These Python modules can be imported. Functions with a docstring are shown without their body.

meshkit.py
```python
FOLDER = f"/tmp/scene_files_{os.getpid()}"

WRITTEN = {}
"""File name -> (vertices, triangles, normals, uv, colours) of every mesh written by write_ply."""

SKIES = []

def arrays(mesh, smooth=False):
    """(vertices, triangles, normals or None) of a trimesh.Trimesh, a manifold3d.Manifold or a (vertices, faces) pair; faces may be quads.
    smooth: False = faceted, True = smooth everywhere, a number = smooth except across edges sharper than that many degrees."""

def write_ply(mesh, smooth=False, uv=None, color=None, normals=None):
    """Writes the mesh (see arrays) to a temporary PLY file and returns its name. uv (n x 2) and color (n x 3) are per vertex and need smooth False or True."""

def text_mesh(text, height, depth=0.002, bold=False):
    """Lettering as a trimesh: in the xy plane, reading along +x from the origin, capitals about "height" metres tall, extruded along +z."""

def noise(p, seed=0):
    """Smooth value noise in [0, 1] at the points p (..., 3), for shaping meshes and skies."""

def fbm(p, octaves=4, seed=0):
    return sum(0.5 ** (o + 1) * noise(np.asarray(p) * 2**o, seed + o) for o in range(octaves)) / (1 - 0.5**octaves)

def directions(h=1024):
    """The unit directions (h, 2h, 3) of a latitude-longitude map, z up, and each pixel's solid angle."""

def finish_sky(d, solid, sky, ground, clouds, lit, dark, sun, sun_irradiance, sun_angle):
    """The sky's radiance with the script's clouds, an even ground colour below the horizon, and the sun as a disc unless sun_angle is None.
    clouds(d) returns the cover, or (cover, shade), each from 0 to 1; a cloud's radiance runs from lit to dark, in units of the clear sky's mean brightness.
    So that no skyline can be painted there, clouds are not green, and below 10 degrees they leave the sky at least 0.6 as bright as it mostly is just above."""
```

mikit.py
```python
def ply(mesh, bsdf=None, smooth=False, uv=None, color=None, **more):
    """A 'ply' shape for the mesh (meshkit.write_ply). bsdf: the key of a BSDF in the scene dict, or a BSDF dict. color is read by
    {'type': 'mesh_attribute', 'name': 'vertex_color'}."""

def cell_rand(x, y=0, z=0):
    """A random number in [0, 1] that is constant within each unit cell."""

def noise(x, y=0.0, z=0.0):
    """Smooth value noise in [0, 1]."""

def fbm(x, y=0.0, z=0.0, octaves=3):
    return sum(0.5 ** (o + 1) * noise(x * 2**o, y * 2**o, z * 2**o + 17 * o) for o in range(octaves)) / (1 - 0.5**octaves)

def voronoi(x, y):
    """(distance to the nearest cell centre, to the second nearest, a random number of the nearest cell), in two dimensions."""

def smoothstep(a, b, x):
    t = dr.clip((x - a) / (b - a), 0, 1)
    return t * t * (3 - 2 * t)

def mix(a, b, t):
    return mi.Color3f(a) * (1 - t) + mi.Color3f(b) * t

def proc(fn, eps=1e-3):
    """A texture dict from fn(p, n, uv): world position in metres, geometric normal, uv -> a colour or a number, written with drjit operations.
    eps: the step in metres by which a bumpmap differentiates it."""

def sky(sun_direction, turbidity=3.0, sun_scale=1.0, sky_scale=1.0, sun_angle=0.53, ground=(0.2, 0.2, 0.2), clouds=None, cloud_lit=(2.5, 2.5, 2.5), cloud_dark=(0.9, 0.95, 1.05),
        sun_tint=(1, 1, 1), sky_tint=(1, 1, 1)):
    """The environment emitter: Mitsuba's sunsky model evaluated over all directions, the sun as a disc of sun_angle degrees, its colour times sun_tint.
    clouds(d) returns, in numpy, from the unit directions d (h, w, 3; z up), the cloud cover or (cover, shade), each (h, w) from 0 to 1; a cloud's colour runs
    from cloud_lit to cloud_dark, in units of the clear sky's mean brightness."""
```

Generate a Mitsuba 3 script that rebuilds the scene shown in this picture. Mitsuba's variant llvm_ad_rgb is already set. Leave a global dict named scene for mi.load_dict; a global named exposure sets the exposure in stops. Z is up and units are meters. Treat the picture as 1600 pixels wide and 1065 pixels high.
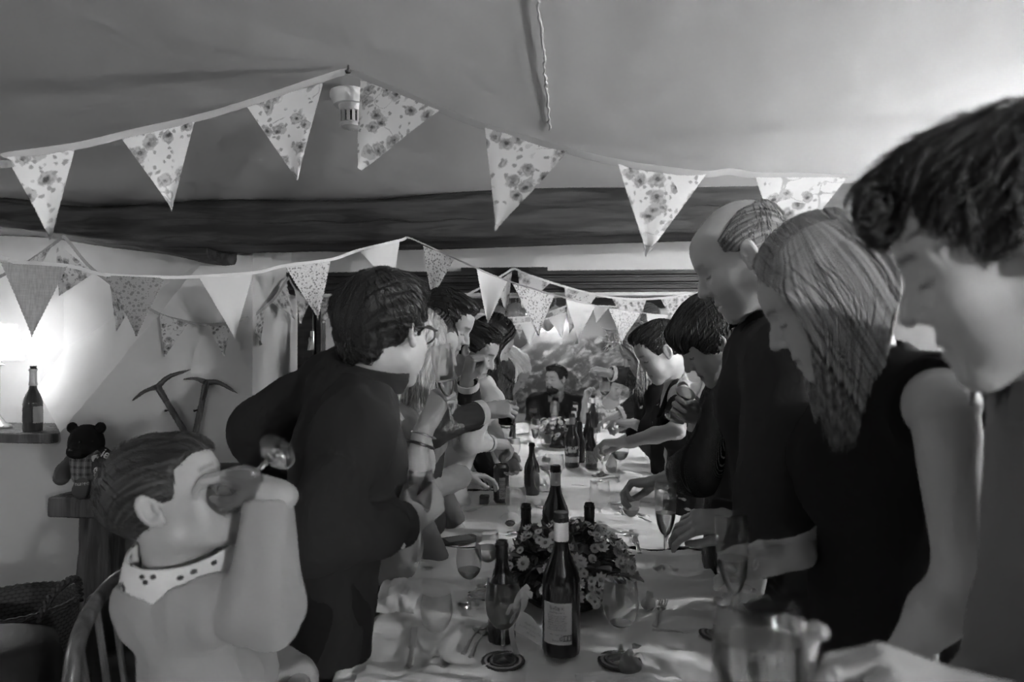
import math, random
import numpy as np
import trimesh, manifold3d as m3, shapely.geometry as sg
import drjit as dr
import mitsuba as mi
import mikit, meshkit
from scipy.spatial import cKDTree
from mikit import proc, noise, fbm, voronoi, cell_rand, smoothstep, mix

T = mi.ScalarTransform4f
scene, labels = {}, {}

# ---------------------------------------------------------------- camera, light, exposure
FPX = 1067.0                                   # focal length in pixels of the 1600 x 1065 frame
EYE = np.array([0.0, 0.0, 1.42])
FWD = np.array([-72 / FPX, 1.0, 12.5 / FPX]); FWD /= np.linalg.norm(FWD)
RGT = np.cross(FWD, [0, 0, 1]); RGT /= np.linalg.norm(RGT)
UPV = np.cross(RGT, FWD)
scene['camera'] = {'type': 'thinlens', 'fov': math.degrees(2 * math.atan(800 / FPX)), 'fov_axis': 'x',
                   'aperture_radius': 0.0038, 'focus_distance': 2.3, 'near_clip': 0.05, 'far_clip': 60.0,
                   'to_world': T().look_at(origin=EYE.tolist(), target=(EYE + FWD).tolist(), up=[0, 0, 1])}
exposure = 2.42
LAMP_NICHE, LAMP_RIGHT, LAMP_MID, LAMP_NEAR, LAMP_LEFT, LAMP_FAR, LAMP_CEILING, LAMP_PICTURE = 1.5, 120.0, 130.0, 410.0, 30.0, 40.0, 19.0, 420.0  # every lamp but the niche one is out of view
scene['night_ambient'] = {'type': 'constant', 'radiance': {'type': 'rgb', 'value': 0.006}}


def P(px, py, Y):
    """The point at depth Y metres that stands in the photograph at pixel (px, py)."""
    d = RGT * (px - 800) / FPX + UPV * (532.5 - py) / FPX + FWD
    return EYE + d * (Y / d[1])


def PZ(px, py, z):
    """The point at height z seen at pixel (px, py)."""
    d = RGT * (px - 800) / FPX + UPV * (532.5 - py) / FPX + FWD
    return EYE + d * ((z - EYE[2]) / d[2])


TABLE_Z, CEIL_Z = 0.75, 2.10
# ---------------------------------------------------------------- helpers: registry
def key_for(name):
    k, n = name, 0
    while k in scene or k in labels or any(x.startswith(k + '__') for x in scene):
        n += 1
        k = f'{name}_{n:03d}'
    return k


def thing(name, label=None, cat=None, group=None, kind=None):
    k = key_for(name)
    d = {}
    if label: d['label'] = label
    if cat: d['category'] = cat
    if group: d['group'] = group
    if kind: d['kind'] = kind
    labels[k] = d
    return k


def part(parent, name, mesh, mat, smooth=40, label=None, stuff=False, uv=None, color=None, d=None):
    k, n = f'{parent}__{name}', 0
    while k in scene:
        n += 1
        k = f'{parent}__{name}_{n:03d}'
    scene[k] = d if d is not None else mikit.ply(mesh, mat, smooth, uv=uv, color=color)
    if label or stuff:
        labels[k] = {}
        if label: labels[k]['label'] = label
        if stuff: labels[k]['kind'] = 'stuff'
    return k


def solo(name, mesh, mat, label=None, cat=None, group=None, kind=None, smooth=40, uv=None, color=None):
    k = thing(name, label, cat, group, kind)
    scene[k] = mikit.ply(mesh, mat, smooth, uv=uv, color=color)
    return k


def struct(name, mesh, mat, smooth=False):
    scene[name] = mikit.ply(mesh, mat, smooth)
    labels[name] = {'kind': 'structure'}
    return name


# ---------------------------------------------------------------- helpers: meshes
def V(*a): return np.array(a, float)
def unit(v):
    v = np.asarray(v, float)
    return v / (np.linalg.norm(v) + 1e-12)


def cat(*ms):
    ms = [m for q in ms for m in (q if isinstance(q, list) else [q])]
    vs, fs, o = [], [], 0
    for m in ms:
        v, f = (m.vertices, m.faces) if hasattr(m, 'vertices') else m
        vs.append(np.asarray(v, float)); fs.append(np.asarray(f, int) + o); o += len(v)
    return trimesh.Trimesh(np.vstack(vs), np.vstack(fs), process=False)


def box(x0, x1, y0, y1, z0, z1, bevel=0.0):
    if bevel <= 0:
        m = trimesh.creation.box((x1 - x0, y1 - y0, z1 - z0)); m.apply_translation(((x0 + x1) / 2, (y0 + y1) / 2, (z0 + z1) / 2)); return m
    b = bevel
    pts = [(x, y, z) for x0_, x1_, y0_, y1_, z0_, z1_ in ((x0, x1, y0 + b, y1 - b, z0 + b, z1 - b), (x0 + b, x1 - b, y0, y1, z0 + b, z1 - b), (x0 + b, x1 - b, y0 + b, y1 - b, z0, z1))
           for x in (x0_, x1_) for y in (y0_, y1_) for z in (z0_, z1_)]
    return trimesh.convex.convex_hull(np.array(pts))


def frame(d):
    d = unit(d); a = V(0, 0, 1) if abs(d[2]) < 0.9 else V(0, 1, 0)
    x = unit(np.cross(a, d)); return x, np.cross(d, x), d


def moved(m, origin, z=(0, 0, 1), x=None):
    """Mesh built around the z axis at the origin, put at origin with its z along z (and x near x)."""
    z = unit(z)
    if x is None: X, Yv, _ = frame(z)
    else:
        X = np.asarray(x, float) - z * np.dot(x, z); X = unit(X); Yv = np.cross(z, X)
    R = np.eye(4); R[:3, 0], R[:3, 1], R[:3, 2], R[:3, 3] = X, Yv, z, origin
    v = np.asarray(m.vertices) @ R[:3, :3].T + R[:3, 3]
    return trimesh.Trimesh(v, m.faces, process=False)


def xf(origin, z=(0, 0, 1), x=None):
    z = unit(z)
    if x is None: X, Yv, _ = frame(z)
    else:
        X = np.asarray(x, float) - z * np.dot(x, z); X = unit(X); Yv = np.cross(z, X)
    R = np.eye(4); R[:3, 0], R[:3, 1], R[:3, 2], R[:3, 3] = X, Yv, z, origin
    return R


def grid_faces(nu, nv, wrap_u=False):
    i, j = np.meshgrid(np.arange(nu if wrap_u else nu - 1), np.arange(nv - 1), indexing='ij')
    a = i * nv + j; b = ((i + 1) % nu) * nv + j
    q = np.stack([a, b, b + 1, a + 1], -1).reshape(-1, 4)
    return np.vstack([q[:, [0, 1, 2]], q[:, [0, 2, 3]]])


def lathe(profile, n=32, a0=0.0, a1=None):
    """Profile (r, z) from bottom to top (closed solids start and end at r = 0), outward normals when the profile runs upward."""
    p = np.asarray(profile, float)
    full = a1 is None
    a = np.linspace(0, 2 * math.pi, n, endpoint=False) if full else np.linspace(a0, a1, n)
    v = np.stack([np.outer(np.cos(a), p[:, 0]), np.outer(np.sin(a), p[:, 0]), np.tile(p[:, 1], (n, 1))], -1).reshape(-1, 3)
    f = grid_faces(n, len(p), full)
    m = trimesh.Trimesh(v, f, process=False)
    m.merge_vertices(); m.update_faces(m.nondegenerate_faces())
    return m


def smooth_pts(pts, n=24):
    """Catmull-Rom through the points (k x d) -> n samples."""
    p = np.asarray(pts, float)
    if len(p) == 2: return p[0] + (p[1] - p[0]) * np.linspace(0, 1, n)[:, None]
    q = np.vstack([2 * p[0] - p[1], p, 2 * p[-1] - p[-2]])
    t = np.linspace(0, len(p) - 1, n); i = np.minimum(t.astype(int), len(p) - 2); u = (t - i)[:, None]
    a, b, c, d = q[i], q[i + 1], q[i + 2], q[i + 3]
    return 0.5 * (2 * b + (c - a) * u + (2 * a - 5 * b + 4 * c - d) * u ** 2 + (3 * b - a - 3 * c + d) * u ** 3)


def tube(pts, r, n=8, caps=True, flat=1.0, up=None):
    p = np.asarray(pts, float); k = len(p)
    r = np.broadcast_to(np.asarray(r, float), (k,))
    t = np.gradient(p, axis=0); t /= np.linalg.norm(t, axis=1, keepdims=True) + 1e-12
    x = frame(t[0])[0] if up is None else unit(np.asarray(up, float) - t[0] * np.dot(up, t[0]))
    a = np.linspace(0, 2 * math.pi, n, endpoint=False); vs = []
    for i in range(k):
        x = unit(x - t[i] * np.dot(x, t[i])); y = np.cross(t[i], x)
        vs.append(p[i] + r[i] * (np.outer(np.cos(a), x) + flat * np.outer(np.sin(a), y)))
    v = np.array(vs); f = []
    idx = np.arange(k * n).reshape(k, n)
    A, B = idx[:-1], idx[1:]
    A2, B2 = np.roll(A, -1, 1), np.roll(B, -1, 1)
    f = np.vstack([np.stack([A, A2, B2], -1).reshape(-1, 3), np.stack([A, B2, B], -1).reshape(-1, 3)])
    v = v.reshape(-1, 3)
    if caps:
        v = np.vstack([v, p[0], p[-1]]); c0, c1 = k * n, k * n + 1
        r0, r1 = idx[0], idx[-1]
        f = np.vstack([f, np.stack([np.full(n, c0), np.roll(r0, -1), r0], -1), np.stack([np.full(n, c1), r1, np.roll(r1, -1)], -1)])
    return trimesh.Trimesh(v, f, process=False)


def sheet(grid, th):
    """A closed thin solid from a grid of points (nu, nv, 3), th metres thick."""
    g = np.asarray(grid, float); nu, nv = g.shape[:2]
    du, dv = np.gradient(g, axis=0), np.gradient(g, axis=1)
    nrm = np.cross(du, dv); nrm /= np.linalg.norm(nrm, axis=-1, keepdims=True) + 1e-12
    a, b = (g + nrm * th / 2).reshape(-1, 3), (g - nrm * th / 2).reshape(-1, 3)
    f = grid_faces(nu, nv); N = nu * nv
    ix = np.arange(N).reshape(nu, nv)
    loop = np.concatenate([ix[:-1, 0], ix[-1, :-1], ix[:0:-1, -1], ix[0, :0:-1]])
    nx = np.roll(loop, -1)
    side = np.vstack([np.stack([loop, loop + N, nx + N], -1), np.stack([loop, nx + N, nx], -1)])
    return trimesh.Trimesh(np.vstack([a, b]), np.vstack([f, f[:, ::-1] + N, side]), process=False)


def extrude(poly, depth, bevel=0.0):
    m = trimesh.creation.extrude_polygon(poly, depth, engine='earcut')
    return m


def ico(c, r, sub=2):
    m = trimesh.creation.icosphere(subdivisions=sub, radius=1.0)
    return trimesh.Trimesh(m.vertices * np.asarray(r) + np.asarray(c), m.faces, process=False)


# ---------------------------------------------------------------- helpers: signed distance sculpting
class SDF:
    """A list of primitives blended one after the other, meshed on a grid by surface nets."""
    def __init__(self): self.ops = []

    def _add(self, fn, lo, hi, k, mode):
        self.ops.append((fn, np.asarray(lo, float), np.asarray(hi, float), float(k), mode)); return self

    def cone(self, a, b, ra, rb=None, k=0.02, mode='u'):
        rb = ra if rb is None else rb
        a, b = np.asarray(a, np.float32), np.asarray(b, np.float32); ba = b - a; L2 = max(float(ba @ ba), 1e-9); R = max(ra, rb)

        def fn(p):
            t = np.clip(((p - a) @ ba) / L2, 0, 1)
            return np.linalg.norm(p - a - t[..., None] * ba, axis=-1) - (ra + (rb - ra) * t)
        return self._add(fn, np.minimum(a, b) - R, np.maximum(a, b) + R, k, mode)

    def chain(self, pts, rs, k=0.02, mode='u'):
        for i in range(len(pts) - 1): self.cone(pts[i], pts[i + 1], rs[i], rs[i + 1], k, mode)
        return self

    def ball(self, c, r, k=0.02, mode='u'):
        c = np.asarray(c, np.float32)
        return self._add(lambda p: np.linalg.norm(p - c, axis=-1) - r, c - r, c + r, k, mode)

    def ell(self, c, r, R=None, k=0.02, mode='u'):
        c, r = np.asarray(c, np.float32), np.asarray(r, np.float32)
        M = np.eye(3, dtype=np.float32) if R is None else np.asarray(R, np.float32)          # columns: the axes
        ext = np.sqrt(((M * r) ** 2).sum(1))

        def fn(p):
            q = (p - c) @ M
            k0 = np.linalg.norm(q / r, axis=-1); k1 = np.linalg.norm(q / (r * r), axis=-1)
            return k0 * (k0 - 1) / np.maximum(k1, 1e-6)
        return self._add(fn, c - ext, c + ext, k, mode)

    def trunk(self, a, b, xa, ya, xb, yb, x, k=0.02, mode='u'):
        """A limb of elliptic section: half widths xa, ya at a and xb, yb at b; x is the wide direction."""
        a, b = np.asarray(a, float), np.asarray(b, float); d = b - a; L = np.linalg.norm(d); d = d / max(L, 1e-9)
        x = unit(np.asarray(x, float) - d * np.dot(x, d)); y = np.cross(d, x); R = max(xa, ya, xb, yb)
        a32, d32, x32, y32 = (np.asarray(q, np.float32) for q in (a, d, x, y))

        def fn(p):
            q = p - a32; h = q @ d32; t = np.clip(h / max(L, 1e-6), 0, 1)
            w = h - t * L; rx, ry = xa + (xb - xa) * t, ya + (yb - ya) * t; rw = np.minimum(rx, ry)
            u, v = q @ x32, q @ y32
            k0 = np.sqrt((u / rx) ** 2 + (v / ry) ** 2 + (w / rw) ** 2)
            k1 = np.sqrt((u / rx ** 2) ** 2 + (v / ry ** 2) ** 2 + (w / rw ** 2) ** 2)
            return k0 * (k0 - 1) / np.maximum(k1, 1e-6)
        return self._add(fn, np.minimum(a, b) - R, np.maximum(a, b) + R, k, mode)

    def slab(self, c, half, R=None, r=0.0, k=0.01, mode='u'):
        c, half = np.asarray(c, np.float32), np.asarray(half, np.float32)
        M = np.eye(3, dtype=np.float32) if R is None else np.asarray(R, np.float32)
        ext = np.abs(M) @ half

        def fn(p):
            q = np.abs((p - c) @ M) - half + r
            return np.linalg.norm(np.maximum(q, 0), axis=-1) + np.minimum(q.max(-1), 0) - r
        return self._add(fn, c - ext, c + ext, k, mode)

    def plane(self, c, n, k=0.005):
        """Keeps what lies on the side that n points away from."""
        c, n = np.asarray(c, np.float32), np.asarray(unit(n), np.float32)
        self.ops.append((lambda p: (p - c) @ n, None, None, k, 'i')); return self

    def field(self, fn):
        """Adds fn(points) to the distance everywhere near the surface."""
        self.ops.append((fn, None, None, 0.0, 'f')); return self

    def clip_fn(self, fn, k=0.004):
        self.ops.append((fn, None, None, k, 'i')); return self

    def mesh(self, h, pad=0.02):
        los = [o[1] for o in self.ops if o[4] == 'u']; his = [o[2] for o in self.ops if o[4] == 'u']
        lo, hi = np.min(los, 0) - pad - 2 * h, np.max(his, 0) + pad + 2 * h
        n = np.ceil((hi - lo) / h).astype(int) + 1
        ax = [(lo[i] + h * np.arange(n[i])).astype(np.float32) for i in range(3)]
        D = np.full(n, 1.0, np.float32)

        def pts(sl):
            g = np.empty(tuple(s.stop - s.start for s in sl) + (3,), np.float32)
            g[..., 0] = ax[0][sl[0]][:, None, None]; g[..., 1] = ax[1][sl[1]][None, :, None]; g[..., 2] = ax[2][sl[2]][None, None, :]
            return g
        for fn, l, u, k, mode in self.ops:
            if mode in 'us':
                m = k + pad
                i0 = np.clip(np.floor((l - m - lo) / h).astype(int), 0, n - 1); i1 = np.clip(np.ceil((u + m - lo) / h).astype(int) + 1, 1, n)
                if np.any(i1 <= i0): continue
                sl = tuple(slice(a, b) for a, b in zip(i0, i1))
                d = fn(pts(sl)).astype(np.float32); o = D[sl]
                if mode == 'u':
                    if k > 0:
                        hh = np.maximum(k - np.abs(d - o), 0) / k; D[sl] = np.minimum(d, o) - hh * hh * k * 0.25
                    else: D[sl] = np.minimum(d, o)
                else:
                    d = -d
                    if k > 0:
                        hh = np.maximum(k - np.abs(d - o), 0) / k; D[sl] = np.maximum(d, o) + hh * hh * k * 0.25
                    else: D[sl] = np.maximum(d, o)
            else:
                near = np.nonzero(np.abs(D) < max(0.05, 4 * h)) if mode == 'f' else np.nonzero(D < max(0.03, 3 * h))
                p = np.stack([ax[0][near[0]], ax[1][near[1]], ax[2][near[2]]], -1)
                d = fn(p).astype(np.float32)
                if mode == 'f': D[near] += d
                else:
                    o = D[near]
                    if k > 0:
                        hh = np.maximum(k - np.abs(d - o), 0) / k; D[near] = np.maximum(d, o) + hh * hh * k * 0.25
                    else: D[near] = np.maximum(d, o)
        D[0], D[-1] = 1, 1; D[:, 0], D[:, -1] = 1, 1; D[:, :, 0], D[:, :, -1] = 1, 1
        return surface_nets(D, lo, h)


def surface_nets(D, lo, h):
    ins = D < 0
    n = D.shape
    s = np.zeros(tuple(x - 1 for x in n), np.int8)
    for a in (0, 1):
        for b in (0, 1):
            for c in (0, 1):
                s += ins[a:n[0] - 1 + a, b:n[1] - 1 + b, c:n[2] - 1 + c]
    act = np.nonzero((s > 0) & (s < 8)); m = len(act[0])
    if m == 0: return trimesh.Trimesh(np.zeros((0, 3)), np.zeros((0, 3), int), process=False)
    idx = np.full(s.shape, -1, np.int64); idx[act] = np.arange(m)
    base = np.stack(act, -1)
    corner = {(a, b, c): D[act[0] + a, act[1] + b, act[2] + c] for a in (0, 1) for b in (0, 1) for c in (0, 1)}
    acc, cnt = np.zeros((m, 3)), np.zeros(m)
    for ax_ in range(3):
        for p in (0, 1):
            for q in (0, 1):
                c0 = [0, 0, 0]; o = [i for i in range(3) if i != ax_]; c0[o[0]], c0[o[1]] = p, q; c1 = list(c0); c1[ax_] = 1
                d0, d1 = corner[tuple(c0)], corner[tuple(c1)]
                x = (d0 < 0) != (d1 < 0)
                t = d0[x] / (d0[x] - d1[x]); pt = np.tile(np.array(c0, float), (len(t), 1)); pt[:, ax_] += t
                acc[x] += pt; cnt[x] += 1
    v = lo + h * (base + acc / cnt[:, None])
    faces = []
    for ax_ in range(3):
        o = [(ax_ + 1) % 3, (ax_ + 2) % 3]
        sl0, sl1 = [slice(1, -1)] * 3, [slice(1, -1)] * 3
        sl0[ax_], sl1[ax_] = slice(0, -1), slice(1, None)
        a, b = ins[tuple(sl0)], ins[tuple(sl1)]
        for flag, rev in ((a & ~b, False), (~a & b, True)):
            e = np.nonzero(flag)
            g = [e[0] + 1, e[1] + 1, e[2] + 1]; g[ax_] = e[ax_]
            c = []
            for du, dv in ((-1, -1), (0, -1), (0, 0), (-1, 0)):
                w = [q.copy() for q in g]; w[o[0]] += du; w[o[1]] += dv
                c.append(idx[tuple(w)])
            q = np.stack(c, -1)
            if rev: q = q[:, ::-1]
            faces.append(q)
    q = np.vstack(faces)
    f = np.vstack([q[:, [0, 1, 2]], q[:, [0, 2, 3]]])
    return trimesh.Trimesh(v, f, process=False)


def fuse(meshes):
    """Several closed meshes as one continuous surface."""
    ms = []
    for m in meshes:
        q = m3.Manifold(m3.Mesh(np.asarray(m.vertices, np.float32), np.asarray(m.faces, np.uint32)))
        if q.status() != m3.Error.NoError: return cat(*meshes)
        ms.append(q)
    r = m3.Manifold.batch_boolean(ms, m3.OpType.Add).to_mesh()
    return trimesh.Trimesh(np.asarray(r.vert_properties)[:, :3].astype(float), np.asarray(r.tri_verts).astype(int), process=False)


def light_mesh(m, tol=.0005):
    """Fewer triangles where the surface is nearly flat."""
    q = m3.Manifold(m3.Mesh(np.asarray(m.vertices, np.float32), np.asarray(m.faces, np.uint32)))
    if q.status() != m3.Error.NoError: return m
    r = q.simplify(tol).to_mesh()
    return trimesh.Trimesh(np.asarray(r.vert_properties)[:, :3].astype(float), np.asarray(r.tri_verts).astype(int), process=False)


# ---------------------------------------------------------------- materials (the photograph is black and white)
def grey(name, v, rough=0.6, spec=0.4, **kw):
    scene[name] = {'type': 'twosided', 'bsdf': {'type': 'principled', 'base_color': {'type': 'rgb', 'value': [v] * 3} if not isinstance(v, dict) else v, 'roughness': rough, 'specular': spec, **kw}}
    return name


def G(v): return mi.Color3f(v)


def bumpy(name, v, fn, scale, rough=0.8, spec=0.25, eps=1e-3):
    scene[name] = {'type': 'twosided', 'bsdf': {'type': 'bumpmap', 'arbitrary': proc(fn, eps), 'scale': scale,
                   'bsdf': {'type': 'principled', 'base_color': v if isinstance(v, dict) else {'type': 'rgb', 'value': [v] * 3}, 'roughness': rough, 'specular': spec}}}
    return name
# ================================================================ materials
def plaster_bump(p, n, uv):
    return fbm(p.x * 9, p.y * 9, p.z * 9, 4) * 0.6 + noise(p.x * 70, p.y * 70, p.z * 70) * 0.06


def plaster(name, v, spots=0.0):
    def col(p, n, uv):
        return G(v * (0.95 + 0.1 * fbm(p.x * 2.2 + 5, p.y * 2.2, p.z * 2.2, 3)))
    bumpy(name, proc(col), plaster_bump, 0.012, 0.9, 0.1)


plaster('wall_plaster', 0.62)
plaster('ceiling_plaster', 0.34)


def wood(name, lo, hi, axis='x', fine=60.0, rough=0.65, bump=0.004):
    def coords(p):
        if axis == 'x': return p.x, p.y, p.z
        if axis == 'y': return p.y, p.x, p.z
        return p.z, p.x, p.y

    def f(p):
        a, b, c = coords(p)
        w = fbm(a * 3, b * 22, c * 22, 3)
        return fbm(a * 2.2 + w, b * fine + w * 3, c * fine + w * 3, 4)

    def col(p, n, uv):
        t = f(p)
        return G(lo + (hi - lo) * smoothstep(0.25, 0.8, t))
    bumpy(name, proc(col), lambda p, n, uv: f(p), bump, rough, 0.35)


wood('beam_wood', 0.010, 0.045, 'x', 26.0, 0.6, 0.010)
wood('dark_timber', 0.012, 0.03, 'x', 40.0, 0.45, 0.003)
wood('post_wood', 0.05, 0.16, 'z', 40.0, 0.7, 0.008)
wood('chair_wood', 0.05, 0.11, 'z', 60.0, 0.25, 0.001)
wood('table_wood', 0.10, 0.2, 'y', 60.0, 0.35, 0.001)
wood('floor_wood', 0.04, 0.09, 'y', 30.0, 0.4, 0.002)
grey('black_iron', 0.02, 0.35, 0.5)
grey('axe_steel', 0.035, 0.4, 0.6)
grey('brass', 0.45, 0.28, metallic=1.0)
grey('steel', 0.6, 0.16, metallic=1.0)
grey('white_paint', 0.7, 0.35)
grey('white_plastic', 0.55, 0.4)
grey('dark_slot', 0.02, 0.6)
grey('dark_cloth', 0.012, 0.85, 0.15)


# ================================================================ setting
def noisy(mesh, amp, freq, seed=0):
    v = np.asarray(mesh.vertices, float)
    n = mesh.vertex_normals
    d = (meshkit.fbm(v * freq, 4, seed) - 0.5) * 2 * amp
    return trimesh.Trimesh(v + n * d[:, None], mesh.faces, process=False)


XL, XR, YB, YF = -3.25, 1.78, -2.6, 3.95         # the front room
XFL, XFR, YFF = -2.3, 2.5, 7.2                   # the far room


def slab_surface(x0, x1, y0, y1, z, nx, ny, amp, freq, up):
    x, y = np.linspace(x0, x1, nx), np.linspace(y0, y1, ny)
    g = np.stack(list(np.meshgrid(x, y, indexing='ij')) + [np.full((nx, ny), z)], -1)
    g[..., 2] += (meshkit.fbm(np.stack([g[..., 0] * freq, g[..., 1] * freq, g[..., 2]], -1), 3, 4) - 0.5) * amp
    return sheet(g, 0.02)


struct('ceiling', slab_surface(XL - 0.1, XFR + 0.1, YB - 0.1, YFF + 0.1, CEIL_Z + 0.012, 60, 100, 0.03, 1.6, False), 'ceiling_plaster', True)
fl = thing('floor', kind='structure')
rng = random.Random(3)
for i in range(30):                                # floorboards
    x0 = XL + i * 0.2
    part('floor', 'board', box(x0 + 0.002, x0 + 0.198, YB, YFF, -0.03, -rng.random() * 0.002, 0.002), 'floor_wood', False)
del fl
struct('wall_back_unseen', box(XL, XFR, YB - 0.1, YB, 0, 2.2), 'dark_timber')  # out of view; dark finish chosen to cut light bouncing from behind the camera
struct('wall_left', box(XL - 0.1, XL, YB, 4.2, 0, 2.2), 'wall_plaster')
struct('wall_right', box(XR, XR + 0.1, YB, YF, 0, 2.2), 'wall_plaster')
struct('wall_far', box(XFL, XFR, YFF, YFF + 0.1, 0, 2.2), 'wall_plaster')
struct('wall_far_left', box(XFL - 0.1, XFL, YF + 0.1, YFF, 0, 2.2), 'wall_plaster')
struct('wall_far_right', box(XFR, XFR + 0.1, YF + 0.1, YFF, 0, 2.2), 'wall_plaster')

# the wall that carries the ice axes, with the splayed recess of the lamp
YW = 3.3
A, B = P(92, 678, YW), P(322, 402, YW)
XC = P(393, 545, YW)[0]
A2, C2, D2 = P(58, 606, YW + 0.42), P(101, 548, YW + 0.42), P(101, 300, YW + 0.42)
top = 2.16


def niche_wall():
    ms = []
    pts = [(XC, 0), (XC, top), (B[0], top), (B[0], B[2]), (A[0], A[2]), (XL, A[2]), (XL, 0)]
    n = 40
    # front face: fine triangulation so that the plaster edge can be ragged
    poly = sg.Polygon(pts)
    edge = [A + (B - A) * t for t in np.linspace(0, 1, 60)]
    rag = [(e[0] + 0.010 * (meshkit.noise(V(i * 0.35, 1, 2), 3) - 0.5), e[2] + 0.012 * (meshkit.noise(V(i * 0.3, 5, 2), 4) - 0.5)) for i, e in enumerate(edge)]
    rag[0], rag[-1] = (A[0], A[2]), (B[0], B[2])
    poly = sg.Polygon([(XC, 0), (XC, top), (B[0], top)] + rag[::-1] + [(XL, A[2]), (XL, 0)])
    m = extrude(poly, 0.05)                       # x, z, depth
    v = m.vertices[:, [0, 2, 1]].copy(); v[:, 1] = YW + v[:, 1]
    ms.append(trimesh.Trimesh(v, m.faces[:, ::-1], process=False))
    f = V(0, 0.05, 0)
    return cat(*ms)


def facet(*p):
    p = np.array(p); return trimesh.Trimesh(p, [[0, i, i + 1] for i in range(1, len(p) - 1)], process=False)


def quad_grid(p00, p10, p11, p01, n=14, amp=0.0):
    u, w = np.meshgrid(np.linspace(0, 1, n), np.linspace(0, 1, n), indexing='ij'); u, w = u[..., None], w[..., None]
    g = p00 * (1 - u) * (1 - w) + p10 * u * (1 - w) + p11 * u * w + p01 * (1 - u) * w
    return sheet(g, 0.01)


struct('wall_front', niche_wall(), 'wall_plaster')
Atop = V(B[0], YW, top)
D2t = V(D2[0], D2[1], top)
labels['wall_front']['kind'] = 'structure'
q = V(0, 0.02, 0)
rec = cat(quad_grid(A + q, B + q, C2, A2), quad_grid(B + q, Atop + q, D2t, C2),
          box(XL, A2[0] + 0.6, YW + 0.42, YW + 0.5, 0, 2.16))
part('wall_front', 'recess', rec, 'wall_plaster', False)
# wall returning to the doorway, and the bulkhead above the timber
struct('wall_passage', cat(quad_grid(V(XC, YW, 0), V(XC, YW, top), V(-1.585, YF, top), V(-1.585, YF, 0)), box(-2.3, -1.585, YF, YF + 0.1, 0, top)), 'wall_plaster')
struct('wall_bulkhead', box(-1.585, XR, YF, YF + 0.1, 1.84, top), 'wall_plaster')
struct('wall_nib', box(1.35, XR + 0.8, YF, YF + 0.1, 0, 1.84), 'wall_plaster')

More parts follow.
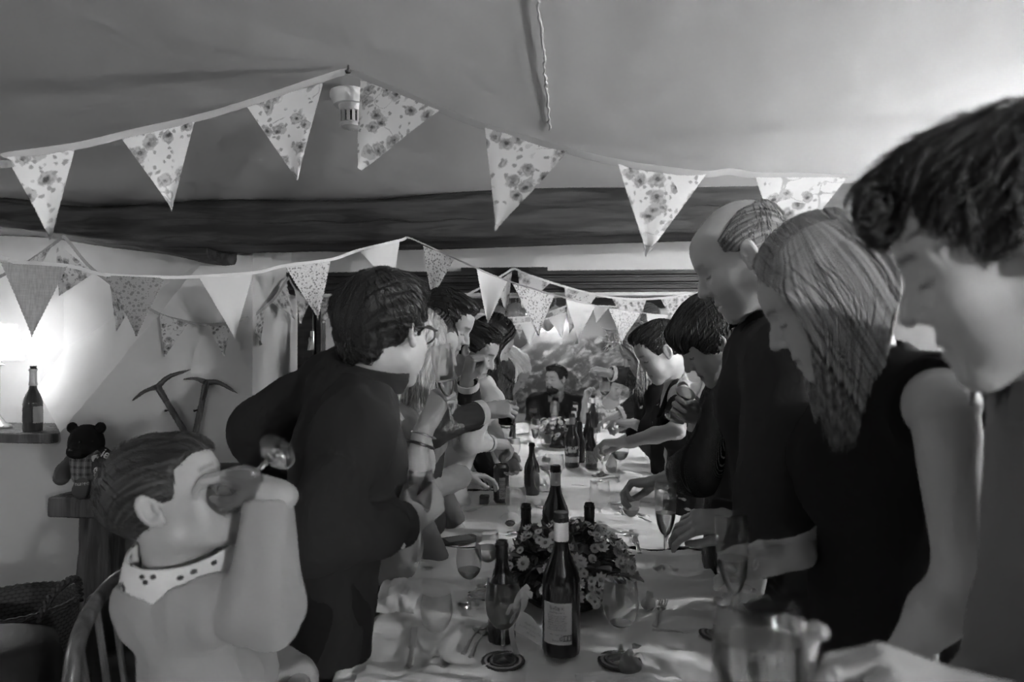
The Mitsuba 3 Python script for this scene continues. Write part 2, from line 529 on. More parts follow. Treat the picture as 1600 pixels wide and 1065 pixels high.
# recess sill
def plank(x0, x1, y0, y1, z0, z1, amp, seed, mat=None):
    m = box(x0, x1, y0, y1, z0, z1, 0.006)
    m = trimesh.Trimesh(*trimesh.remesh.subdivide_to_size(m.vertices, m.faces, 0.05), process=True)
    return noisy(m, amp, 9, seed)


SILL_Z = P(60, 675, YW)[2]
solo('window_sill', plank(XL, A[0], YW - 0.05, YW + 0.42, SILL_Z - 0.05, SILL_Z, 0.006, 8), 'post_wood', 'weathered wooden sill board under the lamp and champagne bottle', 'sill', smooth=30)
labels['window_sill'] = {'kind': 'structure'}
scene['window_1_sill'] = scene.pop('window_sill'); labels['window_1_sill'] = labels.pop('window_sill')


# ---------------------------------------------------------------- beams
def loft_beam(stations, Y0, depth, seed, amp=0.010):
    """Stations (px, py_top, py_bottom) on the front face at depth Y0."""
    st = np.array(stations, float)
    xs = np.linspace(st[0, 0], st[-1, 0], 150)
    tops, bots = np.interp(xs, st[:, 0], st[:, 1]), np.interp(xs, st[:, 0], st[:, 2])
    ker = np.ones(7) / 7
    pad = lambda a: np.convolve(np.pad(a, 3, 'edge'), ker, 'valid')
    tops, bots = pad(tops), pad(bots)
    ring = []
    for x, t, b in zip(xs, tops, bots):
        a, c = P(x, t, Y0), P(x, b, Y0)
        zt, zb = a[2], c[2]; k = 7; r = 0.02
        pts = []
        pts += [(Y0 + 0.0, zb + r + (zt - zb - 2 * r) * i / k) for i in range(k + 1)]
        pts += [(Y0 + r * 0.6, zt - r * 0.3), (Y0 + r * 1.2, zt)]
        pts += [(Y0 + depth * 0.5, zt + 0.003), (Y0 + depth - r, zt)]
        pts += [(Y0 + depth, zt - r - (zt - zb - 2 * r) * i / 3) for i in range(4)]
        pts += [(Y0 + depth - r, zb), (Y0 + depth * 0.5, zb - 0.004), (Y0 + r * 1.2, zb), (Y0 + r * 0.6, zb + r * 0.3)]
        ring.append([(a[0], y, z) for y, z in pts])
    g = np.array(ring); nu, nv = g.shape[:2]
    v = g.reshape(-1, 3)
    v = v + (np.stack([meshkit.fbm(v * V(2.5, 14, 14), 3, seed + i) for i in range(3)], -1) - 0.5) * 2 * amp * V(0.2, 1, 1)
    gi = np.arange(nu * nv).reshape(nu, nv)
    a_, b_ = gi[:-1], gi[1:]; a2, b2 = np.roll(a_, -1, 1), np.roll(b_, -1, 1)
    f = np.vstack([np.stack([a_, b_, b2], -1).reshape(-1, 3), np.stack([a_, b2, a2], -1).reshape(-1, 3)])
    c0, c1 = len(v), len(v) + 1
    v = np.vstack([v, v[gi[0]].mean(0), v[gi[-1]].mean(0)])
    f = np.vstack([f, np.stack([np.full(nv, c0), gi[0], np.roll(gi[0], -1)], -1), np.stack([np.full(nv, c1), np.roll(gi[-1], -1), gi[-1]], -1)])
    return trimesh.Trimesh(v, f, process=False)


YBM = 2.9
struct('trim_1', loft_beam([(-260, 290, 338), (0, 305, 352), (100, 321, 366), (200, 318, 378), (320, 312, 383), (550, 312, 380), (700, 300, 376), (900, 284, 369), (1100, 278, 362), (1400, 274, 352), (1620, 272, 350)], YBM, 0.26, 5), 'beam_wood', True)
# the low end of the recess lintel that hangs under the beam
struct('trim_2', loft_beam([(-260, 330, 348), (0, 340, 356), (110, 350, 372), (200, 360, 384), (270, 365, 397), (308, 370, 406), (325, 375, 402)], YBM + 0.10, 0.28, 9, 0.006), 'beam_wood', True)
# long cracks in the beam: dark sunken slivers following the grain
for k, (xa, xb, ya, yb) in enumerate(((400, 760, 347, 343), (1060, 1290, 322, 318), (1200, 1330, 345, 340))):
    pts = [P(x, y + 2.0 * math.sin(i * 1.3 + k), YBM - 0.004) for i, (x, y) in enumerate(zip(np.linspace(xa, xb, 16), np.linspace(ya, yb, 16)))]
    part('trim_1', 'crack', tube(smooth_pts(pts, 40), np.sin(np.linspace(0.1, 3.04, 40)) * 0.004, 5), 'dark_slot')

# moulded timber over the opening, with its lighter rail
def profile_x(pts, x0, x1):
    m = extrude(sg.Polygon(pts), x1 - x0)          # y, z, x
    return trimesh.Trimesh(m.vertices[:, [2, 0, 1]] + V(x0, 0, 0), m.faces, process=False)


z0, z1 = 1.742, 1.862
yy = 3.86
struct('trim_3', profile_x([(YF + 0.1, z0), (yy + 0.03, z0), (yy + 0.03, z0 + .015), (yy + .012, z0 + .02), (yy + .012, z0 + .04), (yy + .02, z0 + .045), (yy + .02, z0 + .052), (yy, z0 + .058), (yy, z0 + .08), (yy + .014, z0 + .085), (yy + .014, z0 + .093), (yy - .01, z0 + .098), (yy - .01, z1), (YF + .1, z1)], -1.59, XR), 'dark_timber')
part('trim_3', 'step', box(-0.55, -0.06, yy - 0.012, YF, z1 - 0.002, z1 + 0.02), 'dark_timber', False)
struct('trim_4', box(-1.40, XR, yy + 0.02, YF + 0.06, z0 - 0.022, z0 - 0.001, 0.003), 'white_plastic')

# door post with a dark leaf, its handle, and the bright jamb behind
dp = 'door_1'
struct(dp, cat(box(-1.50, -1.405, 3.84, 3.98, 0, z0, 0.006)), 'dark_timber')
part(dp, 'leaf', cat(box(-1.402, -1.36, 3.86, 3.93, 0.02, z0 - 0.02, 0.008)), 'dark_timber', False)
hc = P(488, 533, 3.84)
part(dp, 'handle', cat(box(hc[0] - .012, hc[0] + .012, 3.832, 3.842, hc[2] - .05, hc[2] + .06, .003), tube(smooth_pts([hc + V(0, -.004, .02), hc + V(0, -.04, .015), hc + V(.006, -.05, -.01), hc + V(-.004, -.05, -.05)], 12), .008, 8)), 'steel')

# raised plaster seam on the ceiling
pts = [(836, -60), (840, 0), (845, 40), (849, 78), (852, 90), (850, 100), (852, 124), (855, 150), (857, 175), (859, 203)]
pts = [PZ(x, y, CEIL_Z - 0.002) for x, y in pts]
sm = smooth_pts(pts, 60)
part('ceiling', 'seam', tube(sm + (np.random.RandomState(4).rand(60, 3) - .5) * V(.006, 0, .001), 0.0018 + 0.0022 * np.random.RandomState(5).rand(60), 6), 'ceiling_plaster', True)

# ---------------------------------------------------------------- far wall: the mountain mural, its dark frame
MX0, MX1 = P(560, 545, YFF)[0], P(985, 545, YFF)[0]
MZ1, MZ0 = P(800, 483, YFF)[2], 0.75


def mural(p, n, uv):
    """A printed mountain view: pale sky, rocky ridges, scree slopes."""
    x, z = p.x, p.z
    ridge = 1.60 + 0.12 * (fbm(x * 2.3 + 2, 3.0, 0, 4) - 0.5) - 0.03 * x
    ridge2 = 1.50 + 0.20 * (fbm(x * 1.7 + 9, 7.0, 0, 4) - 0.5) + 0.14 * x
    w = fbm(x * 4, z * 4, 2, 3)
    rock = fbm(x * 14 + 5 * w, z * 22 - 5 * x + 6 * w, 0, 5)
    crag = dr.abs(2 * fbm(x * 7 + z * 8 + 2 * w, z * 15 - 7 * x, 5, 4) - 1)
    land = 0.035 + 0.20 * smoothstep(0.35, 0.7, rock) * (0.35 + 0.9 * smoothstep(.05, .5, crag))
    sky_ = 0.32 + 0.10 * fbm(x * 2, z * 2, 4, 3) - 0.20 * smoothstep(0.02, 0.10, x)
    far = 0.12 + 0.1 * rock
    s1, s2 = smoothstep(-0.012, 0.012, z - ridge), smoothstep(-0.02, 0.03, z - ridge2)
    return G(land * (1 - s2) * (1 - s1) + (1 - s1) * s2 * far + s1 * sky_)


grey('mural_print', proc(mural), 0.4, 0.4)
solo('mural', box(MX0, MX1, YFF - 0.03, YFF - 0.002, MZ0, MZ1, 0.003), 'mural_print', 'large printed mountain landscape covering the far wall behind the seated couple', 'mural', smooth=False)
struct('trim_5', box(XFL, XFR, YFF - 0.05, YFF, MZ1 + 0.005, 2.0, 0.006), 'dark_timber')
struct('trim_6', box(MX1 + 0.02, MX1 + 0.11, YFF - 0.03, YFF, 0.7, MZ1, 0.004), 'white_plastic')
# ================================================================ lamps
def emit(mesh, radiance, mat=None, smooth=True):
    d = mikit.ply(mesh, mat, smooth)
    d['emitter'] = {'type': 'area', 'radiance': {'type': 'rgb', 'value': [float(radiance)] * 3}}
    return d


lx = P(18, 545, 3.5)
t = thing('table_lamp', 'lit table lamp with white tapered shade and metal stem on the wooden sill', 'lamp')
zb = SILL_Z
part(t, 'base', moved(lathe([(0, 0), (.062, 0), (.064, .008), (.058, .02), (.03, .035), (.014, .06), (.009, .075), (0, .075)], 32), (lx[0] - .02, 3.44, zb)), 'brass')
part(t, 'stem', moved(lathe([(0, .07), (.007, .07), (.007, .33), (.026, .335), (.026, .34), (.01, .345), (.01, .36), (0, .36)], 20), (lx[0] - .02, 3.44, zb)), 'brass')
shade_z0, shade_z1 = P(18, 562, 3.5)[2], P(18, 507, 3.5)[2]
sp = [(.115, shade_z0), (.085, shade_z1)]
sh = moved(lathe([(.112, 0), (.114, 0), (.078, shade_z1 - shade_z0), (.076, shade_z1 - shade_z0), (.112, 0)], 40), (lx[0] - .02, 3.44, shade_z0))
part(t, 'shade', None, None, d=emit(sh, LAMP_NICHE, 'white_paint', 40))
bulb = ico((lx[0] - .02, 3.44, shade_z0 + .09), .03)
part(t, 'bulb', None, None, d=emit(bulb, LAMP_NICHE * 1.2, 'white_paint'))


def unseen_sconce(pos, nrm, power, label, r=0.055):
    """A wall lamp out of view: round backplate, curved arm, cup and a glowing glass globe."""
    t = thing('wall_lamp', label, 'lamp')
    pos, nrm = V(*pos), unit(nrm)
    part(t, 'backplate', moved(lathe([(0, 0), (.05, 0), (.05, .006), (.04, .014), (0, .016)], 24), pos, nrm), 'brass')
    g = pos + nrm * .15 + V(0, 0, .08)
    part(t, 'arm', tube(smooth_pts([pos + nrm * .01, pos + nrm * .08 + V(0, 0, -.03), pos + nrm * .14 + V(0, 0, -.01), g + V(0, 0, -r)], 20), .007, 8), 'brass')
    part(t, 'cup', moved(lathe([(0, -.012), (.022, -.012), (.034, .012), (.03, .012), (0, .0)], 24), g + V(0, 0, -r), (0, 0, 1)), 'brass')
    part(t, 'globe', None, None, d=emit(ico(g + V(0, 0, .004), r, 3), power, 'white_paint'))


unseen_sconce((XR, 2.38, 1.79), (-1, 0, 0), LAMP_RIGHT, 'unseen globe wall lamp on the right wall, lighting the ceiling at upper right')  # out of view behind the bowed man, placed to brighten the ceiling at right
unseen_sconce((XR, 1.15, 1.50), (-1, 0, 0), LAMP_MID, 'unseen globe wall lamp on the right wall, lighting the table and the blonde woman')  # out of view; lights the table and the blonde woman from the side
unseen_sconce((XR, -1.8, 1.45), (-1, 0, 0), LAMP_NEAR, 'unseen globe wall lamp behind the camera, lighting the boy and the nearest flags')  # out of view behind the camera, set to light the boy and near flags
unseen_sconce((XL, 0.3, 1.25), (1, 0, 0), LAMP_LEFT, 'unseen globe wall lamp low on the left wall, lighting the ice axe wall')  # unseen, throws light across the ice axe wall from the left

t = thing('ceiling_light', 'unseen round ceiling light behind the dark timber of the opening, lighting the far table', 'lamp')  # hidden by the timber, placed to light the white hair and far table
cl_ = V(-.10, 4.85, CEIL_Z)
part(t, 'base', moved(lathe([(0, -.03), (.10, -.03), (.10, 0), (0, 0)], 32), cl_), 'brass')
part(t, 'diffuser', None, None, d=emit(moved(lathe([(0, -.10), (.06, -.092), (.10, -.07), (.115, -.04), (.11, -.03), (0, -.03)], 32), cl_), LAMP_CEILING, 'white_paint'))

t = thing('picture_light', 'small lamp hidden behind the flags, placed to light the bright spot on the mural', 'lamp')  # hidden behind flags, placed for the bright spot on the mural
pl = P(866, 488, YFF - 0.2)
part(t, 'bracket', cat(tube(smooth_pts([V(pl[0], YFF - .05, 1.90), V(pl[0], YFF - .12, 1.90), V(pl[0], YFF - .19, pl[2] + .03)], 12), .006, 8)), 'brass')
part(t, 'hood', moved(lathe([(.012, .03), (.05, -.02), (.048, -.02), (.011, .028), (.012, .03)], 24), pl), 'brass')
part(t, 'bulb', None, None, d=emit(ico(pl + V(0, 0, -.012), .022), LAMP_PICTURE, 'white_paint'))
unseen_sconce((XFR, 5.6, 1.62), (-1, 0, 0), LAMP_FAR, 'unseen globe wall lamp on the right wall of the far room, lighting the far table')  # out of view, set to light the far table from the right
unseen_sconce((XFL, 5.2, 1.62), (1, 0, 0), LAMP_FAR * 0.6, 'unseen globe wall lamp on the left wall of the far room, lighting the guests')  # out of view, lights the far guests from the left

# ================================================================ things along the left wall
# smoke detector
sdp = PZ(549, 146, CEIL_Z - 0.004)
t = thing('smoke_detector', 'round white smoke detector fixed to the ceiling behind the bunting', 'smoke detector')
prof = lambda pts: moved(lathe([(r, -z) for r, z in pts][::-1], 40), sdp)
part(t, 'base', prof([(0, 0), (.056, 0), (.056, .012), (.05, .02), (.046, .034), (0, .034)]), 'white_plastic')
part(t, 'sensor_chamber', prof([(0, .034), (.034, .034), (.03, .05), (0, .05)]), 'white_plastic')
part(t, 'cap', prof([(0, .078), (.027, .078), (.03, .082), (.026, .09), (.012, .094), (0, .094)]), 'white_plastic')
part(t, 'mesh_core', prof([(0, .05), (.02, .05), (.02, .078), (0, .078)]), 'dark_slot')
for i in range(12):
    a = i * math.pi / 6
    part(t, 'fin', moved(box(-.0025, .0025, -.004, .004, -.079, -.049), sdp + V(.026 * math.cos(a), .026 * math.sin(a), 0), (0, 0, 1), (math.cos(a), math.sin(a), 0)), 'white_plastic', False)


# champagne bottle on the sill
def bottle_profile(h, r, neck, shoulder, wall=None):
    """(r, z): punted base, straight body to the shoulder (fraction of h), slope, neck, lip."""
    s = shoulder * h
    return [(0, .012), (r * .55, .006), (r * .8, 0), (r * .96, .003), (r, .012), (r, s * .5), (r, s), (r * .985, s + h * .03), (r * .9, s + h * .08), (r * .72, s + h * .14), (neck * 1.35, s + h * .22), (neck * 1.12, s + h * .28), (neck, s + h * .34),
            (neck * .96, h * .93), (neck * 1.2, h * .935), (neck * 1.2, h * .965), (neck * 1.02, h * .97), (neck * 1.02, h), (neck * .7, h), (neck * .66, h * .96), (0, h * .955)]


scene['dark_glass'] = {'type': 'principled', 'base_color': {'type': 'rgb', 'value': [.012] * 3}, 'roughness': .06, 'specular': .6}
scene['olive_glass'] = {'type': 'principled', 'base_color': {'type': 'rgb', 'value': [.035] * 3}, 'roughness': .08, 'specular': .6}
grey('foil_black', 0.02, 0.35, 0.5)
grey('foil_silver', 0.45, 0.3, metallic=0.7)
grey('paper_white', 0.68, 0.7, 0.2)
grey('paper_print', 0.05, 0.7, 0.2)
grey('paper_grey', 0.3, 0.7, 0.2)


def lathe_band(r, z0, z1, a0, a1, n=14, t=0.0006):
    """A label wrapped on a cylinder, from angle a0 to a1."""
    a = np.linspace(a0, a1, n)
    g = np.array([[(r * math.cos(x), r * math.sin(x), z) for z in (z0, z1)] for x in a])
    return sheet(g, t)


def text_on_cylinder(txt, height, r, z, a_mid, depth=.0005, bold=False, width=None):
    m = meshkit.text_mesh(txt, height, depth, bold)
    v = np.array(m.vertices); w = v[:, 0].max() - v[:, 0].min()
    s = 1 if width is None else width / w
    x = (v[:, 0] - (v[:, 0].max() + v[:, 0].min()) / 2) * s
    a = a_mid + x / r
    rr = r + v[:, 2]
    return trimesh.Trimesh(np.stack([rr * np.cos(a), rr * np.sin(a), z + v[:, 1]], -1), m.faces, process=False)


cb = P(51, 672, 3.33); cb[2] = SILL_Z
t = thing('champagne_bottle', 'part full champagne bottle standing on the sill beside the lamp', 'bottle')
H = 0.335
part(t, 'glass', moved(lathe(bottle_profile(H, .044, .0145, .42), 40), cb), 'olive_glass')
part(t, 'foil', moved(lathe([(.0225, H * .70), (.0205, H * .70), (.0165, H * .76), (.0155, H * .93), (.0185, H * .936), (.0185, H * .955), (.0195, H * .955), (.0195, H * .934), (.0165, H * .925), (.0175, H * .765), (.0225, H * .70)], 32), cb), 'foil_silver')
part(t, 'label', moved(lathe_band(.0448, .05, .125, math.radians(-125), math.radians(-60)), cb), 'paper_print')
part(t, 'label', moved(lathe_band(.0448, .045, .13, math.radians(-50), math.radians(30)), cb), 'paper_grey')


# crossed ice axes hanging on the wall
def ice_axe(head_px, tip_px, base_px, adze_px, Y, label):
    t = thing('ice_axe', label, 'ice axe')
    hp, tp, bp, ap = (P(*q, Y) for q in (head_px, tip_px, base_px, adze_px))
    sh = [hp, bp]
    d = unit(bp - hp)
    up = V(0, -1, 0)
    n = 20
    ts = np.linspace(0, 1, n)
    pts = hp + (bp - hp) * ts[:, None]
    part(t, 'shaft', tube(pts, .013 + .003 * np.sin(ts * 3.1), 10, True, 0.75, np.cross(d, up)), 'post_wood')
    part(t, 'ferrule', tube([hp - d * .012, hp + d * .02, hp + d * .085], [.016, .0165, .0145], 10, True, .8, np.cross(d, up)), 'axe_steel')
    # head: pick curving to a point one way, adze widening the other way
    mid = hp - d * .004
    bow = -d * .018
    pick = smooth_pts([mid, mid + (tp - mid) * .4 + bow, tp], 18)
    rr = np.interp(np.linspace(0, 1, 18), [0, .3, .8, 1], [.015, .013, .008, .0015])
    part(t, 'pick', tube(pick, rr, 8, True, .45, -d), 'axe_steel')
    adze = smooth_pts([mid, mid + (ap - mid) * .5 + bow * .6, ap], 12)
    part(t, 'adze', tube(adze, np.interp(np.linspace(0, 1, 12), [0, .3, .75, 1], [.014, .009, .006, .003]), 10, True, 2.6, -d), 'axe_steel')
    part(t, 'spike', tube([bp, bp + d * .02, bp + d * .09], [.013, .011, .002], 8), 'axe_steel')
    return hp, bp


ice_axe((247, 605), (298, 577), (322, 730), (208, 625), YW - .035, 'larger ice axe on the wall with its pick pointing up to the right')
ice_axe((322, 598), (371, 614), (296, 720), (288, 592), YW - .02, 'smaller ice axe leaning the other way with its pick drooping right')
for k, q in enumerate(((304, 679), (268, 640), (312, 640))):
    c = P(*q, YW)
    solo('wall_peg', cat(tube([c + V(0, .01, 0), c + V(0, -.05, 0)], .004, 8), ico(c + V(0, -.05, 0), .006, 1)), 'black_iron', ['peg under the crossing shafts of the ice axes', 'peg under the shaft of the larger ice axe', 'peg under the shaft of the smaller ice axe'][k], 'peg')

# wooden post with its bracket
pz = P(150, 800, YW - .08)
x0, x1 = P(130, 800, YW - .1)[0], P(178, 800, YW - .1)[0]
t = thing('wooden_post', 'rough dark wooden post standing against the wall below the teddy bear', 'post')
m = plank(x0, x1, YW - .13, YW - .002, 0, P(0, 798, YW - .1)[2], .008, 11)
v = np.array(m.vertices); v[:, 0] -= np.where(v[:, 0] < (x0 + x1) / 2, 1, 0) * .03 * np.clip(1 - v[:, 2] / .6, 0, 1); m = trimesh.Trimesh(v, m.faces, process=False)
part(t, 'upright', m, 'post_wood', 30)
br = P(98, 803, YW - .16)
part(t, 'bracket', plank(br[0], x1 + .02, YW - .26, YW - .02, br[2] + .01, P(98, 770, YW - .16)[2], .012, 14), 'post_wood', 30)
BRZ = P(98, 770, YW - .16)[2]

# teddy bear on the bracket
def plaid(p, n, uv):
    a = smoothstep(.45, .55, noise(dr.floor(p.x * 60) * 1.0, 0, 0)) * .5
    s = dr.abs(dr.sin(p.x * 95)); q = dr.abs(dr.sin(p.z * 95))
    return G(.06 + .20 * smoothstep(.35, .75, s) * .5 + .20 * smoothstep(.35, .75, q) * .5 + .25 * smoothstep(.985, .998, s) + a * 0)


grey('plaid_cloth', proc(plaid), .85, .15)
bumpy('bear_knit', .016, lambda p, n, uv: noise(p.x * 500, p.y * 500, p.z * 300), .0015, .95, .05)
bumpy('bear_grey', .11, lambda p, n, uv: noise(p.x * 500, p.y * 500, p.z * 300), .001, .95, .05)
t = thing('teddy_bear', 'dark teddy bear in a checked shirt sitting on the wooden bracket', 'teddy bear')
YT = YW - .15
hd = P(135, 692, YT)
k_ = YT / FPX
s = SDF(); s.ell(hd, (27 * k_, .075, 31 * k_)); s.ell(hd + V(0, -.07, -.03), (.045, .035, .035), k=.02)
part(t, 'head', s.mesh(.006), 'bear_knit', True)
for sx in (-1, 1):
    e = P(135 + sx * 22, 668, YT)
    s = SDF(); s.ell(e, (.028, .014, .028)); s.ell(e + V(0, -.014, 0), (.016, .008, .016), k=.004, mode='s')
    part(t, 'ear', s.mesh(.004), 'bear_knit', True)
    ey = P(135 + sx * 10, 690, YT - .072)
    part(t, 'eye', ico(ey, .005, 2), 'foil_black', True)
part(t, 'nose', ico(hd + V(0, -.105, -.02), (.012, .007, .008), 2), 'foil_black', True)
bd = P(140, 735, YT)
s = SDF(); s.ell(bd, (.085, .065, .095)); s.cone(bd + V(-.04, 0, .06), bd + V(.05, 0, .06), .05, k=.03)
part(t, 'shirt', s.mesh(.006), 'plaid_cloth', True)
s = SDF(); s.chain([P(118, 712, YT), P(100, 735, YT - .02), P(96, 746, YT - .03)], [.032, .033, .036])
part(t, 'arm', s.mesh(.006), 'bear_grey', True)
s = SDF(); s.chain([P(160, 708, YT), P(180, 725, YT), P(188, 745, YT - .02)], [.032, .034, .036])
part(t, 'arm', s.mesh(.006), 'bear_knit', True)
for j, (a, b) in enumerate((((126, 765), (128, 763)), ((165, 760), (172, 762)))):
    s = SDF(); s.chain([bd + V(-.03 + .07 * j, 0, -.06), P(*a, YT - .14)], [.035, .034]); s.ell(P(*b, YT - .16), (.037, .028, .05), k=.02)
    part(t, 'leg', s.mesh(.006), 'bear_grey' if j == 0 else 'bear_knit', True)
lm = meshkit.text_mesh('nurrec', .016, .0008)
lm.apply_translation((-lm.bounds[:, 0].mean(), 0, 0))
part(t, 'foot_lettering', moved(lm, P(128, 758, YT - .197), (0, -1, .05), (1, 0, .1)), 'paper_white', False)
# silk scarf band with lettering tied over the bear's shoulder
s = SDF(); s.chain([P(150, 714, YT - .05), P(162, 722, YT - .075), P(176, 730, YT - .05), P(186, 738, YT)], [.016, .022, .025, .02])
part(t, 'sash', s.mesh(.005), 'foil_black', True)
lm = meshkit.text_mesh('ien', .036, .001, True)
part(t, 'sash_lettering', moved(lm, P(156, 712, YT - .092), (.1, -1, .35), (1, 0, -.42)), 'paper_white', False)
bumpy('garland_print', proc(lambda p, n, uv: G(.05 + .6 * smoothstep(.52, .6, fbm(p.x * 60, p.z * 60, 1, 3)))), lambda p, n, uv: noise(p.x * 300, p.z * 300, 0), .001)
s = SDF(); s.chain([P(150, 716, YT - .07), P(156, 735, YT - .09), P(166, 752, YT - .09)], [.02, .03, .025])
part(t, 'neckerchief', s.mesh(.006), 'garland_print', True)

# wicker log basket
def wicker(p, n, uv):
    return dr.abs(dr.sin(p.z * 220)) * .5 + .5 * dr.abs(dr.sin(dr.atan2(p.y - 2.3, p.x + 1.92) * 26 + dr.floor(p.z * 70) * 1.57))


bumpy('wicker_dark', proc(lambda p, n, uv: G(.015 + .05 * wicker(p, n, uv))), wicker, .004, .6, .3)
t = thing('wicker_basket', 'dark woven log basket with a loop handle in the lower left corner', 'basket')
bc, br_ = V(-1.92, 2.3, 0.0), .20
RIMZ = .52
part(t, 'body', moved(lathe([(0, .0), (br_ * .78, 0), (br_ * .8, .01), (br_, RIMZ), (br_ - .012, RIMZ), (br_ * .78 - .008, .02), (0, .02)], 60), bc), 'wicker_dark', 40)
ang = np.linspace(0, 2 * math.pi, 120)
for j in range(2):
    pts = [bc + V((br_ - .004) * math.cos(a), (br_ - .004) * math.sin(a), RIMZ + .006 * math.sin(a * 22 + j * math.pi)) for a in ang]
    part(t, 'rim_braid', tube(pts, .009, 6, False), 'wicker_dark')
for j, (a0, sg_) in enumerate(((-.15, 1),)):
    hp = [bc + V(br_ * math.cos(a) * 1.0, br_ * math.sin(a), RIMZ + h) for a, h in ((-.55, -.02), (-.35, .05), (0, .085), (.35, .06), (.55, -.02))]
    hh = smooth_pts(hp, 60)
    for q in range(2):
        off = np.stack([np.cos(np.arange(60) * .8 + q * math.pi), 0 * np.arange(60), np.sin(np.arange(60) * .8 + q * math.pi)], -1) * .007
        part(t, 'handle_strand', tube(hh + off, .008, 6), 'wicker_dark')
rg = random.Random(5)
for i in range(5):
    a = rg.random() * 6.28; c = bc + V(.09 * math.cos(a), .09 * math.sin(a), .22)
    solo('log', noisy(tube([c, c + V(.03 * rg.random(), .05 * rg.random(), .10), c + V(.05 * rg.random(), .04 * rg.random(), .22)], [.04, .042, .04], 12), .004, 20, i), 'beam_wood', 'dark split log stored in the woven basket', 'log', 'logs in the wicker basket')
# ================================================================ tables and cloths
bumpy('table_linen', .74, lambda p, n, uv: fbm(p.x * 26, p.y * 34, p.z * 26, 3), .006, .85, .1)
grey('napkin_linen', .72, .85, .1)
TX0, TX1 = -0.445, 0.55
TABLES = [(0.62, 2.275), (2.29, 3.19), (3.205, 6.15)]


def wrinkle(x, y, s):
    """Creases of a laundered tablecloth: sharp-crested waves that run mostly across the table, and soft dents."""
    p = np.stack([x * 3.2 + s, y * 9.0, 0 * x], -1)
    r = 1 - np.abs(2 * meshkit.fbm(p, 3, int(s)) - 1)
    q = np.stack([x * 8 + 1.5 * y + s, y * 4.0 - x, 0 * x + 3], -1)
    r2 = 1 - np.abs(2 * meshkit.fbm(q, 3, int(s) + 3) - 1)
    return .013 * r ** 6 + .009 * r2 ** 7


for k, (y0, y1) in enumerate(TABLES):
    t = thing('dining_table', ['dining table under the nearest white cloth', 'dining table under the middle white cloth', 'dining table under the long far white cloth'][k], 'table')
    part(t, 'top', box(TX0 + .01, TX1 - .01, y0 + .01, y1 - .01, TABLE_Z - .035, TABLE_Z - .004, .004), 'table_wood', False)
    part(t, 'apron', cat(box(TX0 + .06, TX1 - .06, y0 + .06, y0 + .08, TABLE_Z - .12, TABLE_Z - .035), box(TX0 + .06, TX1 - .06, y1 - .08, y1 - .06, TABLE_Z - .12, TABLE_Z - .035), box(TX0 + .06, TX0 + .08, y0 + .06, y1 - .06, TABLE_Z - .12, TABLE_Z - .035), box(TX1 - .08, TX1 - .06, y0 + .06, y1 - .06, TABLE_Z - .12, TABLE_Z - .035)), 'table_wood', False)
    for sx in (TX0 + .09, TX1 - .09):
        for sy in (y0 + .09, y1 - .09):
            part(t, 'leg', moved(lathe([(0, 0), (.02, 0), (.024, .02), (.03, .5), (.034, TABLE_Z - .12), (.034, TABLE_Z - .035), (0, TABLE_Z - .035)], 14), (sx, sy, 0)), 'table_wood')
    D = .24
    h = .013 if k < 2 else .03
    xs = np.arange(TX0 - D, TX1 + D + h, h); ys = np.concatenate([np.arange(y0 - (D if k == 0 else .0), y1 + (D if k == 2 else 0.0), h), [y1 + (D if k == 2 else 0.0)]])
    X, Y = np.meshgrid(xs, ys, indexing='ij')
    ex = np.maximum(np.maximum(TX0 - X, X - TX1), 0); ey = np.maximum(np.maximum(y0 - Y, Y - y1), 0)
    e = np.maximum(ex, ey)
    z = TABLE_Z - np.maximum(e - .008, 0) + wrinkle(X, Y, 7 + 5 * k) * np.exp(-e * 20) - .0015 * (e > 0)
    fl = .03 * (e / D) * (1 + .9 * np.sin((X + Y) * 24 + 2 * np.sin(Y * 7)))
    gx = np.clip(X, TX0, TX1) + np.sign(X - (TX0 + TX1) / 2) * np.where(ex > 0, .004 + fl, 0)
    gy = np.clip(Y, y0, y1) + np.sign(Y - (y0 + y1) / 2) * np.where(ey > 0, .004 + fl, 0)
    solo('tablecloth', sheet(np.stack([gx, gy, z + .001], -1), .0012), 'table_linen', ['creased white tablecloth on the table nearest the camera', 'white tablecloth on the middle table behind the phone', 'long white tablecloth on the far table in front of the seated couple'][k], 'tablecloth', smooth=True)

TZ = TABLE_Z + .0045


def on_table(px, py, r=.03):
    """The point of the cloth seen at this pixel: things rest on the crests of its creases."""
    p = PZ(px, py, TZ)
    for _ in range(2):
        k = 0 if p[1] < TABLES[0][1] else 1 if p[1] < TABLES[1][1] else 2
        u, v = np.meshgrid(np.linspace(-r, r, 9), np.linspace(-r, r, 9))
        z = TABLE_Z + .0016 + np.percentile(wrinkle(p[0] + u, p[1] + v, 7 + 5 * k), 85)
        p = PZ(px, py, z)
    return p


